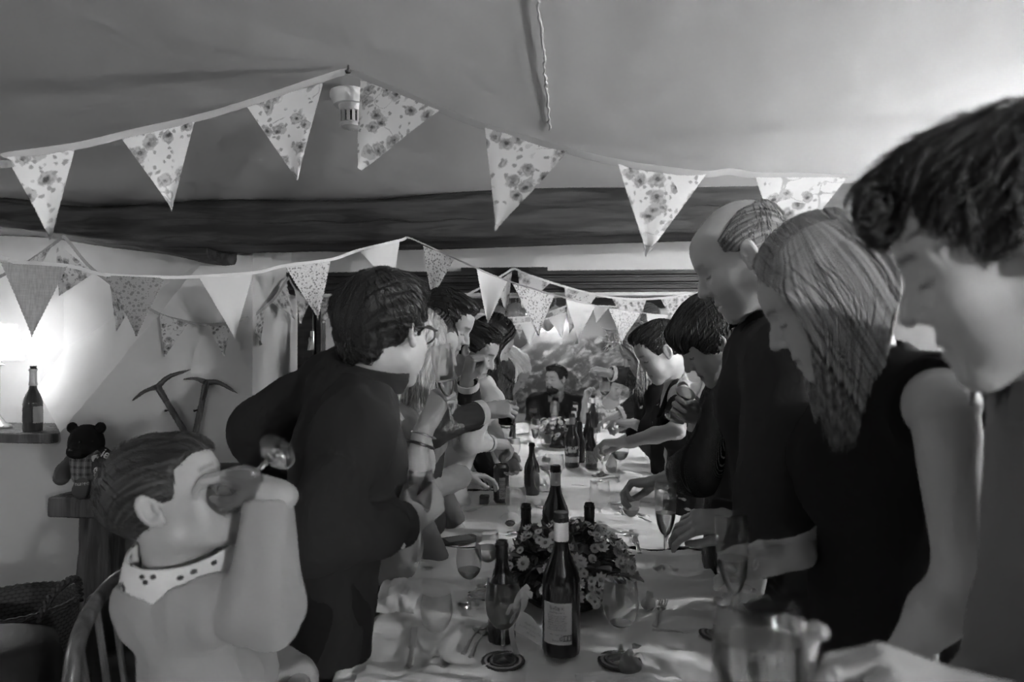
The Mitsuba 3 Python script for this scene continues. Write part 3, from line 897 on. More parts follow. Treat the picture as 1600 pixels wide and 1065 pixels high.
# ================================================================ glasses
scene['clear_glass'] = {'type': 'thindielectric', 'int_ior': 1.55}
scene['solid_glass'] = {'type': 'dielectric', 'int_ior': 1.5, 'ext_ior': 1.0}
scene['white_wine'] = {'type': 'principledthin', 'base_color': {'type': 'rgb', 'value': .62}, 'roughness': .08, 'spec_trans': .86, 'eta': 1.33}
scene['red_wine'] = {'type': 'principled', 'base_color': {'type': 'rgb', 'value': .02}, 'roughness': .08, 'specular': .5}
scene['water'] = {'type': 'thindielectric', 'int_ior': 1.33, 'specular_transmittance': {'type': 'rgb', 'value': .9}}
GL = {  # height, stem top, bowl profile (r, z)
    'wine': (.148, .064, [(.0045, .064), (.016, .069), (.026, .080), (.032, .096), (.0338, .110), (.0325, .128), (.0295, .148)]),
    'goblet': (.168, .066, [(.0055, .066), (.020, .072), (.031, .086), (.0372, .105), (.0388, .122), (.0368, .144), (.0335, .168)]),
    'flute': (.205, .078, [(.005, .078), (.011, .084), (.0175, .098), (.0225, .120), (.0252, .150), (.0258, .180), (.0245, .205)]),
    'coupe': (.150, .068, [(.005, .068), (.018, .072), (.032, .083), (.042, .100), (.0465, .120), (.046, .135), (.0435, .150)]),
    'tumbler': (.10, .012, [(.026, .012), (.029, .02), (.031, .05), (.0325, .10)]),
}
GCACHE = {}


def glass_meshes(kind, fill):
    if (kind, fill) in GCACHE: return GCACHE[kind, fill]
    h, zs, bp = GL[kind]
    bp = smooth_pts(bp, 14)
    inner = bp[::-1].copy(); inner[:, 0] -= .0011; inner[-1] = (0, bp[0, 1] + .0012)
    bowl = lathe(np.vstack([[(0, bp[0, 1])], bp, inner]), 40)
    fr = {'wine': .031, 'goblet': .034, 'flute': .029, 'coupe': .034, 'tumbler': .026}[kind]
    if kind == 'tumbler':
        stem = lathe([(0, 0), (fr - .002, 0), (fr, .002), (fr, .011), (0, .011)], 32)
    else:
        stem = lathe([(0, 0), (fr - .001, 0), (fr, .0012), (fr - .002, .0028), (fr * .6, .005), (.010, .010), (.0048, .020), (.0036, .034), (.0038, zs - .012), (.0055, zs - .003), (.0062, zs + .0002), (0, zs - .0006)], 32)
    rim = tube([(bp[-1, 0] * math.cos(a), bp[-1, 0] * math.sin(a), h) for a in np.linspace(0, 2 * math.pi, 41)], .0009, 6, False)
    liq = None
    if fill > 0:
        zt = zs + (h - zs) * fill
        q = [(r - .0012, z) for r, z in bp if z < zt] + [(np.interp(zt, bp[:, 1], bp[:, 0]) - .0012, zt)]
        q[0] = (0, q[0][1] + .0012)
        liq = lathe(q + [(q[-1][0] * .5, zt), (0, zt)], 32)
    GCACHE[kind, fill] = (bowl, stem, rim, liq)
    return GCACHE[kind, fill]


def glass(kind, pos, axis, label, fill=0.0, liquid='white_wine', group=None):
    t = thing('flute_glass' if kind == 'flute' else 'tumbler' if kind == 'tumbler' else 'wine_glass', label, 'glass', group)
    bowl, stem, rim, liq = glass_meshes(kind, fill)
    part(t, 'bowl', moved(bowl, pos, axis), 'solid_glass', 60)
    part(t, 'stem' if kind != 'tumbler' else 'base', moved(stem, pos, axis), 'solid_glass', 40)
    if liq is not None: part(t, {'white_wine': 'wine', 'red_wine': 'wine', 'water': 'drink'}[liquid], moved(liq, pos, axis), liquid, 40)
    return t


UPZ = (0, 0, 1)
for kind, px, py, fill, liq, lab in (
        ('wine', 682, 1036, .0, 0, 'empty wine glass nearest the near left end of the table beside the spoons'),
        ('wine', 733, 943, .3, 'white_wine', 'wine glass with a little white wine left of the dark beer bottle neck'),
        ('wine', 762, 914, .5, 'white_wine', 'half full wine glass standing right behind the one with little wine, before the phone'),
        ('goblet', 786, 1030, .38, 'water', 'large goblet of water on a round coaster in front of the gift tag'),
        ('goblet', 970, 1028, .10, 'red_wine', 'large goblet with dregs of red wine right of the front wine bottle'),
        ('goblet', 806, 832, .0, 0, 'empty goblet behind the ribbon votive left of the flower basket'),
        ('wine', 847, 792, .0, 0, 'empty wine glass between the brown beer bottle and the second wine bottle'),
        ('goblet', 869, 764, .2, 'white_wine', 'goblet directly behind the white cap of the second wine bottle'),
        ('wine', 852, 757, .35, 'white_wine', 'wine glass right of the brown beer bottle shoulder'),
        ('goblet', 937, 822, .0, 0, 'empty goblet to the right of the beer bottle behind the flowers'),
        ('flute', 836, 704, .5, 'white_wine', 'flute half full of sparkling wine left of the far flower basket'),
        ('wine', 824, 690, .0, 0, 'empty wine glass left of the flute near the far flower basket'),
        ('wine', 853, 716, .3, 'white_wine', 'wine glass in front of the far flower basket on its left'),
        ('tumbler', 848, 682, .5, 'water', 'tumbler beside the crumpled napkin left of the far flowers'),
        ('tumbler', 867, 664, .6, 'water', 'tumbler in front of the bearded groom'),
        ('goblet', 941, 741, .0, 0, 'empty goblet on a coaster right of the beer bottle with the oval label'),
        ('wine', 833, 664, .6, 'red_wine', 'glass of red wine in front of the bearded groom'),
        ('tumbler', 916, 682, .3, 'water', 'tumbler standing left of the two near the reaching hands'),
        ('tumbler', 926, 690, .3, 'water', 'tumbler standing behind the beer bottle with the oval label')):
    glass(kind, on_table(px, py), UPZ, lab, fill, liq or 'white_wine')

# ================================================================ bottles
def label_print(t, r, z0, z1, amid, lines, emblem=None):
    a = math.radians(amid)
    for txt, hh, z, w in lines:
        part(t, 'lettering', moved(text_on_cylinder(txt, hh, r + .0005, z, a, .0003, width=w), B0), 'paper_print', False)


wine_h, wine_r = .30, .0405
for px, py, lab, cap, lbl in ((877, 1018, 'front wine bottle with white cap and white label before the flower basket', 'paper_white', 1), (868, 880, 'second wine bottle with white cap standing behind the flower basket', 'paper_white', 0),
                              (894, 729, 'pale wine bottle with grey cap and pictured label in mid table', 'paper_grey', 2), (897, 712, 'wine bottle with white cap behind the pale wine bottle', 'paper_white', 0),
                              (899, 697, 'wine bottle with white cap at the left of the groom and bride, behind two others', 'paper_white', 0), (927, 677, 'wine bottle with white cap in front of the bride', 'paper_white', 0)):
    B0 = on_table(px, py); B0[2] -= .0005
    t = thing('wine_bottle', lab, 'bottle')
    H, R = wine_h, wine_r
    part(t, 'glass', moved(lathe(bottle_profile(H, R, .0142, .50), 48), B0), 'dark_glass' if lbl != 2 else 'olive_glass')
    part(t, 'capsule', moved(lathe([(.0158, H * .80), (.0163, H * .80), (.0160, H * .93), (.0158, H * .945), (.0153, H * .945), (.0158, H * .80)], 32), B0), cap)
    part(t, 'cap', moved(lathe([(0, H * .99), (.0158, H * .945), (.0160, H * .95), (.0160, H * .998), (.0145, H * 1.003), (0, H * 1.003)], 28), B0), 'foil_black')
    cam_a = math.degrees(math.atan2(-B0[1], -B0[0]))
    if lbl == 1:
        am = cam_a - 14
        part(t, 'label', moved(lathe_band(R + .0006, .032, .118, math.radians(am - 46), math.radians(am + 46)), B0), 'paper_white')
        label_print(t, R + .0006, 0, 0, am, [('Bellevi', .0085, .104, .030), ('the vineyards of the south', .003, .098, .034)] + [('ripe fruit and soft spice on the palate', .0026, .091 - .0048 * i, .044 - .004 * (i % 3)) for i in range(7)] + [('serve cool and share', .0026, .052, .028), ('750 ml  13% vol', .0026, .040, .022)])
        part(t, 'label_mark', moved(cat(text_on_cylinder('o', .009, R + .0011, .042, math.radians(am + 14), .0004, True), text_on_cylinder('III', .012, R + .0011, .040, math.radians(am + 33), .0004, True)), B0), 'paper_print', False)
    if lbl == 2:
        am = cam_a - 5
        part(t, 'label', moved(lathe_band(R + .0006, .030, .062, math.radians(am - 75), math.radians(am + 75), 24), B0), 'paper_white')
        part(t, 'label', moved(lathe_band(R + .0006, .075, .12, math.radians(am - 60), math.radians(am + 60), 24), B0), 'garland_print')
for px, py, h, lab, lbl in ((784, 1000, .228, 'beer bottle behind the water goblet at the near end', 0), (822, 915, .228, 'beer bottle neck left of the second wine bottle, behind the flowers', 0), (921, 915, .228, 'beer bottle neck behind the right of the flower basket', 0),
                            (831, 772, .235, 'brown beer bottle left of mid table with no label', 3), (924, 731, .225, 'beer bottle with an oval label in mid table', 1), (906, 722, .235, 'dark beer bottle half hidden behind the pale wine bottle', 0),
                            (919, 700, .235, 'beer bottle just left of the wine bottle before the bride', 0), (972, 676, .235, 'lone dark bottle neck on the right in front of the bride', 0), (799, 690, .235, 'dark bottle behind the clasping hands on the left of the far table', 0)):
    B0 = on_table(px, py); B0[2] -= .0005
    t = thing('beer_bottle', lab, 'bottle')
    R = .0315 if lbl != 3 else .035
    part(t, 'glass', moved(lathe(bottle_profile(h, R, .0128, .50), 40), B0), 'dark_glass')
    if lbl != 3: part(t, 'neck_foil', moved(lathe([(.0142, h * .83), (.0147, h * .83), (.0142, h * .93), (.0138, h * .93), (.0142, h * .83)], 24), B0), 'foil_black')
    cam_a = math.degrees(math.atan2(-B0[1], -B0[0]))
    if lbl == 1:
        part(t, 'label', moved(lathe_band(R + .0005, .028, .098, math.radians(cam_a - 62), math.radians(cam_a + 62), 20), B0), 'paper_grey')
        a = np.linspace(0, 2 * math.pi, 40)
        for rr, mt in ((1.0, 'paper_print'), (.86, 'paper_white'), (.76, 'paper_print'), (.66, 'paper_grey')):
            pts = [(R + .0008 + .0003 * (1 - rr)) for _ in a]
            ov = sg.Polygon([(.021 * rr * math.cos(x), .027 * rr * math.sin(x) - .004 * rr * (abs(math.sin(x)) if math.sin(x) < 0 else 0)) for x in a])
            m = extrude(ov, .0002); m = trimesh.Trimesh(*trimesh.remesh.subdivide_to_size(m.vertices, m.faces, .006), process=True)
            v = m.vertices; th = math.radians(cam_a) + v[:, 0] / R; r_ = R + .0009 + .0006 * (1 - rr) + v[:, 2]
            part(t, 'oval', moved(trimesh.Trimesh(np.stack([r_ * np.cos(th), r_ * np.sin(th), .062 + v[:, 1]], -1), m.faces, process=False), B0), mt, False)
        part(t, 'lettering', moved(text_on_cylinder('BREWERY', .006, R + .0016, .057, math.radians(cam_a), .0004, True, .022), B0), 'paper_print', False)
    if lbl == 0 and py > 950:
        part(t, 'label', moved(lathe_band(R + .0005, .02, .10, math.radians(cam_a - 10), math.radians(cam_a + 70), 16), B0), 'paper_print')
        label_print(t, R + .0005, 0, 0, cam_a + 28, [('pale ale from the hills', .003, .085 - i * .007, .02) for i in range(8)])
        for q in scene:
            if q.startswith(t + '__lettering'): scene[q]['bsdf'] = {'type': 'ref', 'id': 'paper_grey'}

# ================================================================ flower baskets
scene['leaf_green'] = {'type': 'twosided', 'bsdf': {'type': 'principled', 'base_color': {'type': 'rgb', 'value': .055}, 'roughness': .5, 'specular': .4}}
scene['leaf_pale'] = {'type': 'twosided', 'bsdf': {'type': 'principled', 'base_color': {'type': 'rgb', 'value': .16}, 'roughness': .45, 'specular': .4}}
grey('petal_white', .62, .7, .2)
grey('petal_grey', .34, .7, .2)
grey('flower_heart', .22, .8, .1)


def leaf_mesh(L, W, curl=.25, n=7):
    u = np.linspace(0, 1, n); w = W * np.sin(np.pi * np.clip(u * .94 + .03, 0, 1)) ** .8
    g = []
    for s_ in (-1, -.5, 0, .5, 1):
        g.append(np.stack([u * L, s_ * w, -curl * L * u * u + .25 * W * s_ * s_], -1))
    g = np.array(g); return trimesh.Trimesh(g.reshape(-1, 3), grid_faces(5, n), process=False)


def daisy_mesh(r, n, cup):
    ms = []
    for i in range(n):
        a = 2 * math.pi * i / n
        u = np.linspace(.12, 1, 4); w = r * .30 * np.sin(np.pi * np.clip(u * .85 + .1, 0, 1))
        g = np.array([np.stack([u * r, s_ * w, cup * r * u * u - .1 * r * s_ * s_], -1) for s_ in (-1, 0, 1)])
        c, s2 = math.cos(a), math.sin(a)
        p = g.reshape(-1, 3) @ np.array([[c, s2, 0], [-s2, c, 0], [0, 0, 1]])
        ms.append(trimesh.Trimesh(p, grid_faces(3, 4), process=False))
    return cat(*ms)


def flower_basket(base, rad, hgt, label, seed, nfl, nleaf):
    r = np.random.RandomState(seed)
    t = thing('flower_basket', label, 'flower arrangement')
    bh = hgt * .42
    part(t, 'basket', moved(lathe([(0, 0), (rad * .55, 0), (rad * .6, .006), (rad * .74, bh), (rad * .7, bh), (rad * .56, .01), (0, .012)], 48), base), 'wicker_small', 40)
    for i in range(4):
        z = bh * (.25 + .25 * i); rr = rad * (.6 + .14 * z / bh) + .003
        ring = [(rr * math.cos(a), rr * math.sin(a), z + .003 * math.sin(a * 18 + i * math.pi)) for a in np.linspace(0, 2 * math.pi, 73)]
        part(t, 'basket_band', moved(tube(ring, .005, 6, False), base), 'wicker_small')
    soil = base + V(0, 0, bh * .8)
    ms = [[], []]
    for i in range(nleaf):
        th, ph = r.rand() * 6.283, r.rand() ** .7 * 1.75
        d = V(math.sin(ph) * math.cos(th), math.sin(ph) * math.sin(th), max(math.cos(ph), -.25))
        e = soil + d * V(rad, rad, hgt - bh) * (.45 + .42 * r.rand())
        L = (.022 + .030 * r.rand()) * rad / .17
        fwd = unit(d + (r.rand(3) - .5) * 1.2)
        m = leaf_mesh(L, L * (.10 + .16 * r.rand()), r.rand() * .6)
        nz = unit(np.cross(np.cross(fwd, V(0, 0, 1) + (r.rand(3) - .5)), fwd))
        M = np.stack([fwd, np.cross(nz, fwd), nz], 1)
        ms[0 if r.rand() < .86 else 1].append(trimesh.Trimesh(m.vertices @ M.T + e, m.faces, process=False))
    core = SDF().ell(soil + V(0, 0, .01), (rad * .74, rad * .74, (hgt - bh) * .74)).field(lambda p: .02 * (meshkit.noise(p * 60, 1) - .5)).mesh(.009)
    part(t, 'moss', core, 'leaf_green', True)
    part(t, 'foliage', cat(ms[0]), 'leaf_green', True, stuff=True)
    part(t, 'pale_foliage', cat(ms[1]), 'leaf_pale', True, stuff=True)
    # a few large leaves stand out of the foliage
    for i in range(7):
        th = r.rand() * 6.283; d = unit(V(math.cos(th), math.sin(th), -.1 + .7 * r.rand()))
        e = soil + d * V(rad, rad, hgt - bh) * .85
        L = .06 * rad / .17; m = leaf_mesh(L, L * .33, .3); nz = unit(V(0, 0, 1) - d * d[2])
        M = np.stack([d, np.cross(nz, d), nz], 1)
        part(t, 'leaf', trimesh.Trimesh(m.vertices @ M.T + e, m.faces, process=False), 'leaf_pale', True)
    variants = [daisy_mesh(1.0, n, c) for n, c in ((12, .25), (9, .5), (14, .1))]
    cen = ico((0, 0, .12), (.30, .30, .18), 1)
    k = 0
    while k < nfl:                                  # clustered sprays
        th, ph = r.rand() * 6.283, (.2 + r.rand() * .8) * 1.62
        if math.sin(th) > .35 and ph > .9: continue
        d0 = V(math.sin(ph) * math.cos(th), math.sin(ph) * math.sin(th), math.cos(ph))
        for j in range(r.randint(3, 6)):
            d = unit(d0 + (r.rand(3) - .5) * .42)
            c = soil + d * V(rad, rad, hgt - bh) * (1.0 + .12 * r.rand())
            R = (.0098 + .0035 * r.rand() + (.006 if r.rand() < .12 else 0)) * rad / .17
            ax = unit(d + V(0, -.4, .25) + (r.rand(3) - .5) * .5)
            mesh = variants[r.randint(3)]
            f = part(t, 'flower', moved(trimesh.Trimesh(mesh.vertices * R, mesh.faces, process=False), c, ax), 'petal_white' if r.rand() < .8 else 'petal_grey', True)
            part(f, 'heart', moved(trimesh.Trimesh(cen.vertices * R, cen.faces, process=False), c, ax), 'flower_heart', True)
            k += 1
    return t


bumpy('wicker_small', .045, lambda p, n, uv: dr.abs(dr.sin(p.z * 420)), .003, .6, .3)
flower_basket(on_table(884, 936), .170, .205, 'large basket of white daisies and dark foliage in the near middle of the table', 21, 150, 1100)
flower_basket(on_table(878, 697), .170, .20, 'far basket of small flowers and foliage in front of the groom', 33, 90, 450)

# ================================================================ cutlery
def spoon_mesh(L=.19):
    ms = SDF()
    ms.ell((L - .028, 0, .004), (.030, .019, .007), k=.004); ms.ell((L - .028, 0, .011), (.027, .0165, .0075), k=.003, mode='s')
    ms.trunk((L - .055, 0, .006), (L * .35, 0, .010), .0030, .0022, .0030, .002, (0, 1, 0), .012); ms.trunk((L * .35, 0, .010), (.01, 0, .004), .0032, .0020, .0078, .0016, (0, 1, 0), .006)
    return ms.mesh(.0022)


def fork_mesh(L=.19):
    ms = SDF()
    ms.slab((L - .058, 0, .005), (.012, .0115, .0016), r=.0014, k=.006)
    for i in range(4): ms.chain([(L - .052, -.0093 + .0062 * i, .0045), (L - .02, -.0093 + .0062 * i, .003), (L, -.0088 + .0058 * i, .008)], [.0020, .0019, .0012], k=.0008)
    ms.trunk((L - .066, 0, .006), (L * .35, 0, .010), .0032, .0022, .0030, .002, (0, 1, 0), .012); ms.trunk((L * .35, 0, .010), (.01, 0, .004), .0032, .0020, .0080, .0016, (0, 1, 0), .006)
    return ms.mesh(.0018)


def knife_mesh(L=.21):
    ms = SDF()
    ms.slab((L - .055, .001, .003), (.055, .0085, .0010), r=.0008, k=.004); ms.trunk((L - .105, 0, .004), (.01, 0, .005), .0050, .003, .0085, .004, (0, 1, 0), .006)
    return ms.mesh(.002)


FORK, SPOON, KNIFE = fork_mesh(), spoon_mesh(), knife_mesh()
for m, name, a, b, lab in ((SPOON, 'spoon', (722, 1029), (748, 985), 'dark spoon nearest the empty glass, bowl away from the camera'), (SPOON, 'spoon', (733, 1032), (757, 990), 'second dark spoon lying beside the first one'),
                           (FORK, 'fork', (1022, 982), (1045, 925), 'fork on the bare cloth right of the goblet with dregs'), (FORK, 'fork', (998, 866), (988, 833), 'fork lying beyond the right edge of the flower basket'), (FORK, 'fork', (966, 900), (982, 862), 'fork against the right edge of the flower basket'),
                           (KNIFE, 'knife', (1000, 866), (992, 838), 'knife half under the fork beyond the flower basket'), (FORK, 'fork', (972, 806), (968, 786), 'fork left of the hand that holds a wine glass from above'), (SPOON, 'spoon', (1020, 786), (985, 790), 'spoon behind the glass held from above'),
                           (FORK, 'fork', (1020, 818), (990, 808), 'curved fork beside the bald man’s flute'), (SPOON, 'spoon', (965, 747), (935, 752), 'spoon at the coaster in mid table'), (FORK, 'fork', (967, 755), (964, 738), 'fork by the spoon at the coaster in mid table'),
                           (FORK, 'fork', (776, 790), (746, 796), 'fork lying beside the small black box'), (KNIFE, 'knife', (640, 1046), (648, 985), 'knife near the left corner of the near cloth'), (KNIFE, 'knife', (800, 748), (770, 746), 'knife lying before the glass held by the boy in white'), (SPOON, 'spoon', (958, 795), (990, 803), 'small spoon left of the hand that holds a wine glass from above')):
    p, q = on_table(*a), on_table(*b)
    p[2] = q[2] = max(p[2], q[2])
    d = unit(q - p)
    solo(name, moved(m, p - V(0, 0, .001), (0, 0, 1), d), 'steel', lab, name, smooth=50)
t = thing('spoon', 'short metal spoon standing on its end beside the fork and the organza bag', 'spoon')
scene[t] = mikit.ply(moved(SPOON, on_table(1012, 985), unit(V(.1, .6, .5)), (1, 0, 0)), 'steel', 50); labels[t]['label'] = 'spoon propped at an angle beside the fork and the organza bag'

# ================================================================ coasters, phone, can, favours
for px, py, lab in ((786, 1031, 'round coaster under the water goblet'), (968, 1030, 'round coaster under the goblet with dregs of red wine'), (1124, 988, 'dark round coaster alone beside the blonde woman’s flute'), (757, 927, 'round coaster left of the flower basket'), (938, 742, 'round coaster in mid table under the empty goblet')):
    c = on_table(px, py)
    t = thing('coaster', lab, 'coaster')
    part(t, 'board', moved(lathe([(0, -.003), (.046, -.003), (.0465, -.001), (.0455, .0004), (0, .0004)], 48), c), 'foil_black')
    part(t, 'ring', moved(lathe([(.034, .0003), (.040, .0003), (.040, .0008), (.034, .0008), (.034, .0003)], 48), c), 'paper_grey')
    part(t, 'emblem', moved(cat(extrude(sg.Point(0, 0).buffer(.028).difference(sg.Point(0, 0).buffer(.024)), .0008), extrude(sg.Polygon([(-.015, -.012), (0, .016), (.015, -.012), (0, -.004)]), .0008)), c), 'paper_grey', False)
for q in [k for k in scene if k.startswith('wine_glass') and scene[k].get('type') == 'ply']: pass

c0, c1 = on_table(690, 849), on_table(742, 843)
c0[2] = c1[2] = max(c0[2], c1[2])
d = unit(c1 - c0); mid = (c0 + c1) / 2
t = thing('phone', 'dark mobile phone lying face down on the middle table', 'phone')
ph = sg.box(-.07, -.036, .07, .036).buffer(-.012).buffer(.012)
part(t, 'body', moved(extrude(ph, .0095), mid, UPZ, d), 'foil_black', 30)
part(t, 'back_panel', moved(extrude(sg.box(-.045, -.028, .05, .028), .0006), mid + V(0, 0, .0095), UPZ, d), 'phone_back', False)
grey('phone_back', .09, .35, .5)
part(t, 'camera', moved(cat(extrude(sg.Point(.058, 0).buffer(.006), .0015), extrude(sg.Point(.058, .016).buffer(.003), .0012)), mid + V(0, 0, .0095), UPZ, d), 'foil_black', False)

c = on_table(783, 784)
t = thing('drink_can', 'tall dark drink can held from above by the hand with a ring', 'can')
part(t, 'body', moved(lathe([(0, .004), (.022, 0), (.026, .001), (.033, .010), (.033, .150), (.027, .160), (.0265, .163), (.025, .163), (.0245, .159), (0, .158)], 40), c), 'foil_black', 30)
part(t, 'lid', moved(lathe([(0, .1585), (.024, .1585), (.0243, .1595), (0, .1595)], 32), c), 'steel')
am = math.atan2(-c[1], -c[0])
part(t, 'label_panel', moved(lathe_band(.0336, .02, .11, am - .25, am + .55, 12), c), 'paper_grey')
for i in range(4): part(t, 'lettering', moved(text_on_cylinder('CIDER', .012, .034, .028 + i * .019, am + .15, .0005, True, .03), c), 'paper_print', False)
c = on_table(757, 786)
t = thing('small_box', 'small black box on the cloth left of the drink can', 'box')
part(t, 'base', box(c[0] - .019, c[0] + .019, c[1] - .02, c[1] + .02, c[2], c[2] + .022, .002), 'foil_black', False)
part(t, 'lid', box(c[0] - .02, c[0] + .02, c[1] - .021, c[1] + .021, c[2] + .022, c[2] + .034, .002), 'foil_black', False)

# candle pot between the second wine bottle and a beer bottle
c = on_table(905, 850)
t = thing('candle_pot', 'white candle in a pale pot behind the flower basket', 'candle')
part(t, 'pot', moved(lathe([(0, 0), (.028, 0), (.032, .01), (.036, .085), (.034, .085), (.031, .012), (0, .012)], 36), c), 'white_plastic')
part(t, 'wax', moved(lathe([(0, .012), (.0305, .012), (.033, .07), (0, .072)], 32), c), 'petal_white')
part(t, 'wick', tube([c + V(0, 0, .07), c + V(.001, 0, .085)], .0012, 6), 'foil_black')

# gift tag tied with ribbon to the beer bottle
def ribbon(pts, w, up, name_t, mat='satin'):
    p = smooth_pts(pts, 24)
    return part(name_t, 'ribbon', tube(p, w / 2, 8, True, .06, up), mat, 40)


grey('satin', .72, .3, .5)
scene['organza'] = {'type': 'principledthin', 'base_color': {'type': 'rgb', 'value': .8}, 'roughness': .3, 'spec_trans': .9, 'eta': 1.3, 'diff_trans': .8}
t = thing('gift_tag', 'cream paper gift tag tied with white ribbon, hanging before the flower basket', 'gift tag')
YT2 = 1.47
k0 = P(812, 953, YT2)
o, ex_, ez_ = P(803, 985, YT2), P(846, 1009, YT2), P(813, 953, YT2)
xd, zd = unit(ex_ - o), unit(P(812, 950, YT2) - o)
hull_ = np.array([P(812, 952, YT2), P(830, 962, YT2), P(846, 984, YT2), P(845, 1008, YT2), P(803, 984, YT2)])
cc = hull_.mean(0)
part(t, 'card', trimesh.convex.convex_hull(np.vstack([hull_ + V(0, .0006, 0), hull_ - V(0, .0006, 0)])), 'paper_white', False)
for i, txt in enumerate(('thank you', 'for sharing our day', 'with love')):
    m = meshkit.text_mesh(txt, .0042, .0003); m.apply_translation((-m.bounds[:, 0].mean(), 0, 0))
    part(t, 'lettering', moved(m, P(828, 978 + i * 7, YT2 - .0012), (0, -1, 0), xd), 'paper_grey', False)
ribbon([P(812, 955, YT2), P(806, 950, YT2 - .01), P(812, 930, YT2 - .012), P(826, 915, YT2)], .014, (1, 0, .4), t)
ribbon([P(812, 955, YT2), P(818, 945, YT2 - .008), P(823, 928, YT2 - .01), P(832, 930, YT2 - .004)], .014, (1, 0, -.4), t)
ribbon([P(812, 955, YT2), P(800, 972, YT2 - .01), P(801, 1000, YT2 - .006), P(808, 1022, YT2)], .012, (1, 0, 0), t)
ribbon([P(812, 955, YT2), P(800, 945, YT2 - .004), P(792, 960, YT2 - .002)], .008, (1, 0, 0), t)

# organza favour bags with ribbon
def favour_bag(px, py, w, hgt, label, tie=True):
    c = on_table(px, py)
    t = thing('favour_bag', label, 'organza bag')
    s = SDF(); s.ell(c + V(0, 0, hgt * .3), (w, w * .8, hgt * .34)); s.trunk(c + V(0, 0, hgt * .5), c + V(w * .2, 0, hgt * .62), w * .3, w * .25, w * .22, w * .2, (1, 0, 0), .02); s.trunk(c + V(w * .2, 0, hgt * .66), c + V(w * .35, 0, hgt), w * .25, w * .15, w * .75, w * .2, (1, 0, 0), .01)
    s.field(lambda p: .018 * (meshkit.fbm(p * V(70, 70, 40), 3, 3) - .5))
    s.plane(c + V(0, 0, .0008), (0, 0, -1), .002)
    part(t, 'bag', s.mesh(.005), 'organza', True)
    part(t, 'sweet', ico(c + V(-.2 * w, 0, hgt * .14), w * .42, 2), 'petal_grey', True); part(t, 'sweet', ico(c + V(.4 * w, -.1 * w, hgt * .13), w * .4, 2), 'foil_silver', True)
    ribbon([c + V(w * .2, -w * .3, hgt * .63), c + V(w * .9, -w * .5, hgt * .8), c + V(w * 1.3, -w * .4, hgt * .55)], .008, (0, 1, 0), t)
    return t


favour_bag(1013, 952, .017, .045, 'small organza favour bag beside the propped spoon')
favour_bag(984, 1052, .022, .060, 'crumpled organza favour bag with ribbon at the foot of the goblet with dregs')
favour_bag(955, 738, .030, .125, 'tall clear organza bag right of the coaster in mid table')
t = thing('votive_glass', 'small dark votive with a white ribbon bow left of the flower basket', 'votive')
c = on_table(797, 836)
part(t, 'cup', moved(lathe([(0, 0), (.018, 0), (.006, .006), (.004, .02), (.008, .032), (.02, .046), (.019, .046), (.006, .033), (0, .031)], 28), c), 'solid_glass')
part(t, 'chocolate', ico(c + V(0, 0, .043), (.018, .018, .010), 2), 'foil_black', True)
ribbon([c + V(-.030, 0, .05), c + V(-.01, -.015, .072), c + V(.02, -.005, .068), c + V(.034, .0, .048)], .024, (0, -.3, 1), t)

# napkins and papers
def crumple(c, w, d, h, seed, label, name='napkin', catg='napkin', rot=0.0):
    n = 26
    u, v = np.meshgrid(np.linspace(-1, 1, n), np.linspace(-1, 1, n), indexing='ij')
    q = np.stack([u * 1.6 + seed, v * 1.6, 0 * u], -1)
    z = h * (1 - np.abs(2 * meshkit.fbm(q, 3, seed) - 1)) * (1 - .55 * np.maximum(np.abs(u), np.abs(v)) ** 2)
    x, y = u * w + .15 * w * (meshkit.noise(q * 2, seed) - .5), v * d + .15 * d * (meshkit.noise(q * 2 + 7, seed) - .5)
    cr, sr = math.cos(rot), math.sin(rot)
    solo(name, sheet(np.stack([c[0] + cr * x - sr * y, c[1] + sr * x + cr * y, c[2] + z], -1), .0012), 'napkin_linen', label, catg, smooth=True)


crumple(on_table(853, 676), .07, .08, .07, 3, 'crumpled white napkin beside the far flower basket')
crumple(on_table(818, 678), .06, .08, .06, 6, 'crumpled white napkin before the dark bottle on the far left')
crumple(on_table(700, 1085), .20, .05, .02, 8, 'white napkin at the near left corner of the table', rot=-.25)
crumple(on_table(622, 935), .055, .12, .03, 12, 'white napkin at the left table edge beside the man in the black shirt', rot=.1)
crumple(on_table(985, 1078), .10, .04, .03, 9, 'white napkin at the near edge under the favour bag')
c0 = on_table(825, 708)
solo('order_of_service', box(c0[0] - .11, c0[0] + .09, c0[1] - .16, c0[1] + .14, c0[2] - .001, c0[2] + .003, .001), 'paper_white', 'white folded paper lying at the left edge of the far table', 'paper', smooth=False)
c0 = on_table(905, 757)
solo('paper_slip', moved(box(-.035, .035, -.018, .018, 0, .0012), c0, (0, .05, 1), (1, -.4, 0)), 'paper_white', 'small pale paper slip right of the second wine bottle cap', 'paper', smooth=False)
